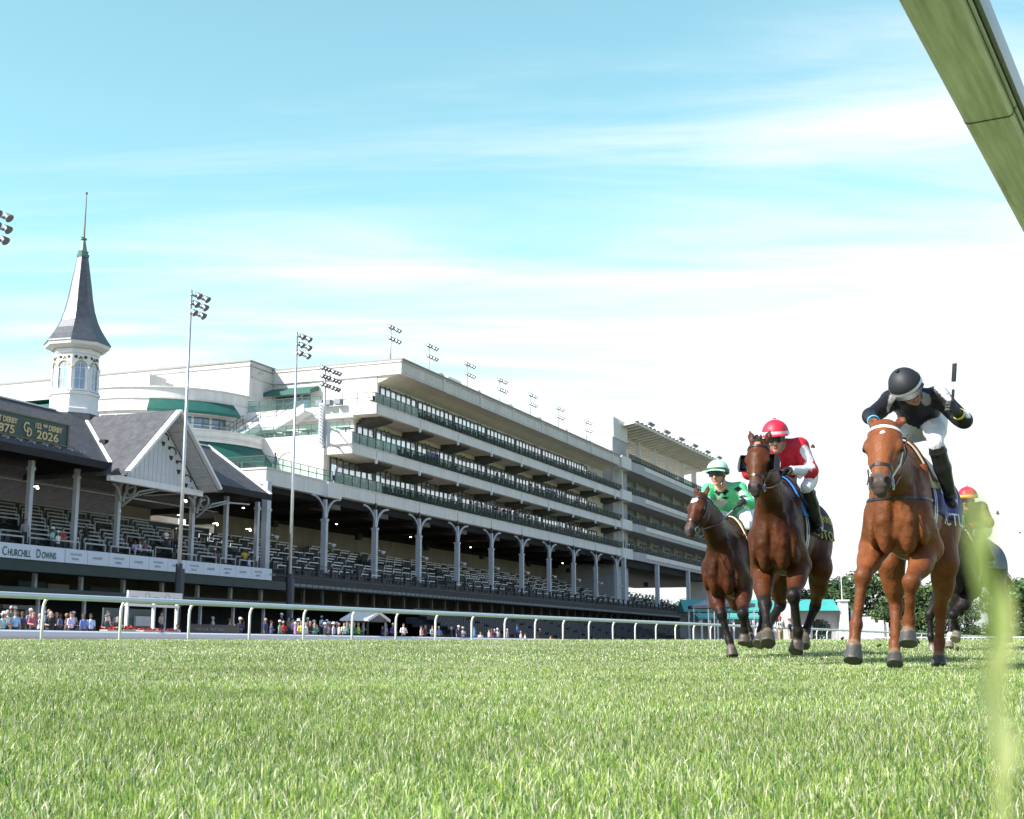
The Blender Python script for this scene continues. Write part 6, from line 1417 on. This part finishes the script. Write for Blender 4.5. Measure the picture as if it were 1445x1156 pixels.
def person(label, px, s, z, shirt, trous=(.03,.035,.05), hat=None, hatc=(.78,.78,.78), pose=None, hair=None, group=None, skin=None, turn=None, sc=None, u=None):
    if u is None:
        t = (px-CX)/FPX*cos(PITCH); d = Vector((t, 1, 0)); kk = s/d.dot(SN); p = d*kk        # along the line of sight to the row at distance s
    else: p = SW(u, s)
    o = bpy.data.objects.new('person', PT[pose or R.choice(('rail', 'fold', 'down', 'raise'))]); COL.objects.link(o)
    o.location = (p.x, p.y, z); o.rotation_euler = (0, 0, SRZ-pi/2+(R.uniform(-.7, .7) if turn is None else turn)); q = sc or R.uniform(.94, 1.06); o.scale = (q, q, q)
    cs = [cm(skin or R.choice(SKINS)), cm(hair or R.choice(HAIRS)), cm(shirt), cm(trous), cm((.02,.02,.02))]
    for i, c in enumerate(cs): o.material_slots[i].link = 'OBJECT'; o.material_slots[i].material = c
    tag(o, label, 'person', group)
    if hat:
        h = bpy.data.objects.new('hat', HT[hat]); COL.objects.link(h); h.parent = o; h.material_slots[0].link = 'OBJECT'; h.material_slots[0].material = cm(hatc)
    return o
G1 = 'spectators along the outer rail'
W_, LB, NV, BK, LV = (.72,.72,.74), (.30,.48,.75), (.03,.04,.12), (.015,.015,.018), (.42,.38,.62)
for a in [
 (1, (.35,.55,.55), dict(hair=HAIRS[3]), 'grey haired woman in teal patterned top at the left frame edge'),
 (8, (.5,.6,.62), {}, 'guest in pale striped top left of the light blue polo man'),
 (19, LB, dict(hair=HAIRS[1], pose='down'), 'man in light blue polo shirt at the rail below the banner'),
 (29, (.05,.06,.12), dict(s=46), 'guest in dark navy behind the light blue polo man'),
 (44, (.38,.10,.14), dict(hair=HAIRS[0]), 'dark haired woman in maroon pink top at the rail'),
 (54, (.6,.6,.62), dict(pose='fold'), 'guest in black and white vest beside the maroon top'),
 (69, BK, dict(hair=HAIRS[3], pose='rail'), 'grey haired man in black shirt left of the first rail post'),
 (92, (.15,.10,.08), dict(s=46.4, skin=SKINS[3]), 'guest in brown seen just right of the first rail post'),
 (98, (.55,.52,.75), {}, 'man in pale lavender shirt right of the first rail post'),
 (116, (.16,.22,.55), dict(hair=HAIRS[1]), 'woman in blue patterned dress and sunglasses'),
 (126, (.48,.58,.80), dict(pose='down', hair=HAIRS[4], skin=SKINS[3]), 'man in open collared pale blue shirt beside the blue dress'),
 (148, (.06,.07,.10), dict(hat='cap', hatc=(.10,.14,.22)), 'guest in dark suit and blue head scarf left of the flowers'),
 (164, BK, dict(hair=HAIRS[2], pose='fold'), 'blond guest in black right beside the red flowers'),
 (226, (.40,.36,.34), dict(s=48.2, z=.45, hair=HAIRS[0]), 'woman standing inside the white frame stand'),
 (249, W_, dict(hair=HAIRS[1], z=-.35, pose='fold'), 'woman in white dress seated low before the frame stand'),
 (299, (.36,.46,.62), dict(s=50, z=.2), 'guest in pale blue standing well back above the low sign'),
 (323, (.30,.30,.10), dict(s=49.5, z=.1), 'guest in olive shirt standing back right of the low sign'),
 (338, NV, dict(hat='cap', pose='raise'), 'man in navy blazer and white cap with hand at chin'),
 (330, (.10,.06,.25), dict(z=-.2), 'seated guest in purple beside the navy blazer'),
 (374, NV, dict(hair=(.45,.27,.19)), 'bald man in navy shirt at the third rail post'),
 (382, (.07,.09,.2), {}, 'guest in dark blue check beside the bald man'),
 (394, (.20,.32,.22), dict(hat='cap', pose='down'), 'man in sage green polo and white cap'),
 (399, (.55,.03,.04), dict(s=46.3), 'guest in bright red behind the sage green polo'),
 (396, BK, dict(s=48.5, z=.55, hat='cap'), 'tall guest in black and white cap standing behind the row'),
 (406, (.22,.14,.10), dict(s=48.3, z=.45), 'guest in brown standing behind, left of the lavender shirt'),
 (412, LV, dict(s=47.5, z=.2), 'guest in lavender top in the second row'),
 (416, (.40,.18,.38), dict(hat='cap'), 'man in purple pink shirt and white cap leaning on the rail'),
 (421, (.34,.50,.80), dict(s=48.5, z=.5, pose='down'), 'tall man in light blue shirt standing behind the row'),
 (424, (.62,.72,.10), dict(hair=HAIRS[2]), 'guest in lime yellow top at the rail'),
 (431, (.65,.66,.68), {}, 'guest in white top right of the lime yellow one'),
 (433, (.06,.06,.08), dict(s=48, z=.3, hat='cap', hatc=(.6,.66,.75)), 'guest in dark shirt and pale blue cap in the second row'),
 (437, BK, dict(hair=HAIRS[2]), 'blond woman in black dress near the fifth rail post'),
 (443, (.02,.36,.30), dict(hair=HAIRS[2]), 'guest in teal green just left of a rail post'),
 (453, (.52,.60,.80), dict(s=48.2, z=.5), 'tall guest in pale blue shirt right of the fifth rail post'),
 (458, (.03,.03,.035), dict(hat='brim', pose='raise'), 'guest in black tee with broad white hat'),
 (463, (.55,.56,.6), dict(hat='brim', s=46.2), 'guest in grey with white sun hat behind the black tee'),
 (470, (.50,.46,.72), dict(hat='brim'), 'woman in lavender dress and white sun hat'),
 (478, (.70,.48,.42), dict(hair=HAIRS[2]), 'blond woman in peach dress beside the lavender dress'),
 (485, (.60,.66,.60), {}, 'guest in pale green and white top'),
 (489, (.02,.30,.20), {}, 'guest in emerald green between pale top and navy shirt'),
 (493, NV, dict(hair=HAIRS[1]), 'guest in navy between emerald and dark green tops'),
 (499, (.05,.20,.12), dict(hair=HAIRS[2]), 'blond guest in dark green left of the shelter'),
 (505, (.45,.72,.05), dict(hair=HAIRS[2], pose='fold'), 'woman in neon lime top next to the small shelter'),
 (539, NV, {}, 'man in navy jacket right beside the shelter post'),
 (545, (.30,.22,.50), {}, 'guest in dusty violet right of the shelter'),
 (554, (.18,.06,.32), dict(pose='rail'), 'guest in deep purple leaning on the rail'),
 (569, W_, dict(pose='rail'), 'guest in white shirt leaning right of the deep purple one'),
 (594, (.62,.40,.40), {}, 'woman in pink top by the rail below the white columns'),
 (600, (.14,.08,.06), dict(s=46), 'guest in dark brown behind the pink top'),
 (610, (.35,.42,.42), dict(pose='rail'), 'guest in grey green leaning forward on the rail'),
 (619, (.14,.20,.50), dict(pose='rail'), 'guest in royal blue leaning forward on the rail'),
 (637, (.05,.05,.07), dict(hair=(.7,.7,.7)), 'white haired guest in dark jacket'),
 (647, NV, dict(hat='cap'), 'guest in navy with white cap under the columns'),
 (653, (.55,.48,.46), dict(hat='cap', hatc=(.6,.55,.5)), 'guest in pale tan next to the white capped one'),
 (669, (.03,.20,.62), dict(hat='cap', hatc=(.03,.08,.3)), 'guest in vivid blue shirt and blue cap'),
 (678, (.68,.62,.60), dict(z=-.3), 'low seated guest in off white by a rail post'),
 (690, (.70,.68,.66), dict(hair=HAIRS[0]), 'dark haired guest in cream top, left of the maroon one'),
 (694, (.30,.05,.07), {}, 'guest in dark maroon along the farther rail'),
 (698, NV, {}, 'guest in navy squeezed between maroon and white shirts'),
 (702, W_, dict(hat='cap'), 'guest in white shirt and white cap along the farther rail'),
 (716, (.32,.33,.36), dict(hair=HAIRS[3]), 'grey haired guest in grey standing alone at the rail'),
 (730, (.04,.22,.66), dict(s=47.5, z=.55, skin=SKINS[3]), 'guest in bright blue standing higher in the seats'),
 (735, W_, dict(z=-.2), 'seated guest in white below the bright blue one'),
 (741, (.6,.5,.5), dict(z=-.25), 'seated guest in pale pink below the bright blue one'),
 (762, BK, dict(pose='down'), 'man in black suit standing alone at the far rail'),
 (777, (.75,.40,.03), dict(z=-.55), 'crouching figure in orange by the far rail'),
]:
    px, sh, kw, lb = a; kw = dict(kw); s = kw.pop('s', 45.0); z = .1+kw.pop('z', 0); person(lb, px, s, z, sh, group=G1, **kw)
for k in range(30):
    px = R.uniform(384, 512) if k < 18 else R.uniform(0, 175); person('spectator in the shade of the second row behind those at the outer rail', px, R.uniform(46.6, 49.5), .1+R.uniform(0, .35), R.choice(((.3,.3,.34), (.05,.06,.1), (.4,.36,.5), (.12,.2,.3), (.5,.5,.52), (.25,.08,.1), (.1,.22,.16))), group='second row of spectators', hat=R.choice((None, None, 'cap', 'brim')))
# on the decks of the old stand
G2 = 'guests in the old grandstand'
for px, s, z, sh, lb, kw in [(24, 57.5, 6.1, (.25,.25,.27), 'man in grey shirt on the deck above the long banner', {}), (64, 56.7, 5.6, (.25,.50,.45), 'woman in teal with white hat leaning over the banner', dict(hat='brim')), (72, 56.7, 5.5, W_, 'man in white shirt leaning over the banner', dict(hat='cap')), (79, 57.2, 5.7, (.3,.04,.05), 'guest in dark red beside the white shirt on the deck', {}),
    (112, 58.4, 6.4, BK, 'guest in black seated by the second column', {}), (183, 57.6, 5.6, LV, 'guest in lavender seated under the gable', {}), (190, 57.6, 5.6, W_, 'guest in white seated under the gable', {}), (197, 58.3, 5.8, (.2,.1,.12), 'guest in dark plum seated under the gable', {}),
    (227, 58.6, 6.9, W_, 'guest in white top under the gable middle', {}), (236, 58.6, 6.9, (.35,.2,.15), 'guest in rust top under the gable middle', {}), (241, 59, 6.9, (.12,.1,.1), 'guest in dark clothes right of the rust top', {}),
    (298, 57.4, 5.6, (.3,.2,.3), 'guest in mauve with pale cap right of the tall lamp pole', dict(hat='cap')), (303, 57.6, 5.5, (.3,.08,.12), 'guest in wine red near the mauve one', {}), (340, 57.6, 5.9, (.6,.42,.02), 'guest in mustard yellow on the deck', {}), (347, 57.0, 5.3, (.5,.6,.8), 'guest in pale blue bending above the banner end', {}), (356, 57.2, 5.4, (.15,.1,.08), 'guest in brown beside the pale blue one', {})]:
    person(lb, px, s, z, sh, group=G2, **kw)
# on the balconies
G3 = 'spectators on the lowest suite balcony'; G4 = 'spectators on the middle suite balcony'
cl = [(.03,.03,.04), (.05,.06,.12), (.4,.42,.46), (.2,.16,.3), (.1,.05,.05), (.45,.4,.42), (.12,.2,.3)]
person('guest in blue jacket at the corner of the curved terrace railing', 380, 58.9, 14.5, (.05,.07,.14)); person('guest in blue shirt at the near end of the lowest suite balcony', 468, 58.9, 14.55, (.08,.12,.45), hair=HAIRS[3])
for px in (636,648,663,672,679,683,687,691,695,700,705,711,716,720,726,731,736,741,746,751,757,791,801,806,811,817,822): person('small spectator among those lining the lowest suite balcony rail', px, 58.75, 14.55, R.choice(cl), group=G3, sc=1.13)
for px in (601,608,614,701,708,716,748,757,760,766,772,777,781,786,794,798,815,818): person('small spectator among those lining the middle suite balcony rail', px, 58.75, 18.6, R.choice(cl), group=G4, sc=1.13)
person('guest in dark blue between the long stand and the far stand', 883, 58.6, 14.6, (.02,.05,.15))
for px, sh, lb in ((1102, (.75,.74,.74), 'person in white and red cap behind the rail under the bay'), (1115, (.03,.03,.05), 'person in black top and tan trousers with red cap behind the rail')):
    p = W3(px, 905, 78); o = person(lb, px, 45, .1, sh, (.35,.26,.15), hat='cap', hatc=(.6,.03,.05)); o.location = (p.x, p.y, .12)

# ------------------------------------------------------------------ tall grass stalk right before the lens
def stalk():
    root = empty('grass_stalk', 'out of focus green grass stalk close before the lens at the right', 'grass stalk', tuple(W3(1412, 1400, .0846)))
    o = tuple(root.location); P = lambda px, py, Y: W3(px+6, py-12, Y*.36)
    g = bpy.data.materials.new('stalk_green'); g.use_nodes = True; nt = g.node_tree; b = nt.nodes['Principled BSDF']; N = nt.nodes.new; L = nt.links.new
    tc = N('ShaderNodeTexCoord'); n = N('ShaderNodeTexNoise'); n.inputs['Scale'].default_value = 60; L(tc.outputs['Object'], n.inputs[0]); r = N('ShaderNodeValToRGB'); r.color_ramp.elements[0].color = (.50,.58,.16,1); r.color_ramp.elements[1].color = (.80,.82,.45,1); r.color_ramp.elements[0].position = .35; r.color_ramp.elements[1].position = .65
    L(n.outputs[0], r.inputs[0]); L(r.outputs[0], b.inputs['Base Color']); b.inputs['Roughness'].default_value = .5
    tr = N('ShaderNodeBsdfTranslucent'); L(r.outputs[0], tr.inputs[0]); mx = N('ShaderNodeMixShader'); mx.inputs[0].default_value = .5; L(b.outputs[0], mx.inputs[1]); L(tr.outputs[0], mx.inputs[2]); L(mx.outputs[0], nt.nodes['Material Output'].inputs[0])
    m = MB(); Y = .235
    m.tube([P(1412, 1400, Y), P(1410, 1156, Y), P(1404, 1000, Y), P(1398, 900, Y-.002), P(1388, 820, Y-.004), P(1374, 740, Y-.006), P(1376, 705, Y-.008)], [.0003, .0003, .0003, .00028, .00025, .0002, .0001], 7); m.build('stem', g, root, o, smooth=True)
    def blade(pts, w, dep=0):
        w *= .20; m = MB(); k = len(pts); Q = [P(*q) for q in pts]
        for i, q in enumerate(Q):
            t = i/(k-1); ww = w*sin(pi*min(1, t*.86+.14))**.7; d = (Q[min(k-1, i+1)]-Q[max(0, i-1)]).normalized(); sd = d.cross(Vector((.25, 1, .1))).normalized()
            m.v += [tuple(q-sd*ww), tuple(q+Vector((0, ww*.5, 0))), tuple(q+sd*ww)]
        for i in range(k-1):
            for j in (0, 1): m.f.append((i*3+j, i*3+j+1, i*3+j+4, i*3+j+3)); m.m.append(0)
        m.build('leaf', g, root, o, smooth=True)
    blade([(1404, 1010, .235), (1400, 920, .232), (1388, 850, .226), (1374, 790, .218), (1366, 740, .212), (1372, 690, .208)], .0029)
    blade([(1404, 1000, .235), (1412, 930, .236), (1413, 870, .238), (1410, 815, .24)], .0024)
    blade([(1408, 1110, .235), (1396, 1030, .232), (1386, 965, .228), (1378, 930, .224)], .0025)
    blade([(1410, 1156, .235), (1422, 1080, .238), (1416, 1010, .242)], .0020)
    blade([(1380, 800, .222), (1392, 760, .222), (1386, 720, .222)], .0016)
stalk()

# ------------------------------------------------------------------ bits of turf thrown up by the hooves
for i, (px, py, Y) in enumerate(((1408, 724, 15), (1440, 752, 15), (1148, 631, 13), (1400, 768, 15.5), (1160, 930, 12), (1240, 912, 10.5), (1352, 915, 11), (1100, 880, 13), (1366, 872, 12), (1188, 900, 12.5), (1296, 905, 10.2))):
    p = W3(px, py, Y); m = MB(); rr = random.Random(i); r = rr.uniform(.008, .017)
    for k in range(3): m.lathe([(0, -r), (r*rr.uniform(.6, 1), -r*.4), (r*rr.uniform(.7, 1.1), r*.3), (0, r)], 6, p+Vector((rr.uniform(-r, r), rr.uniform(-r, r), rr.uniform(-r, r))))
    tag(m.build('turf_clod', mat('clod_earth', (.06,.05,.025), .9, .3, 40.), None), 'small dark bit of turf thrown into the air by the hooves', 'turf clod', 'flying bits of turf')
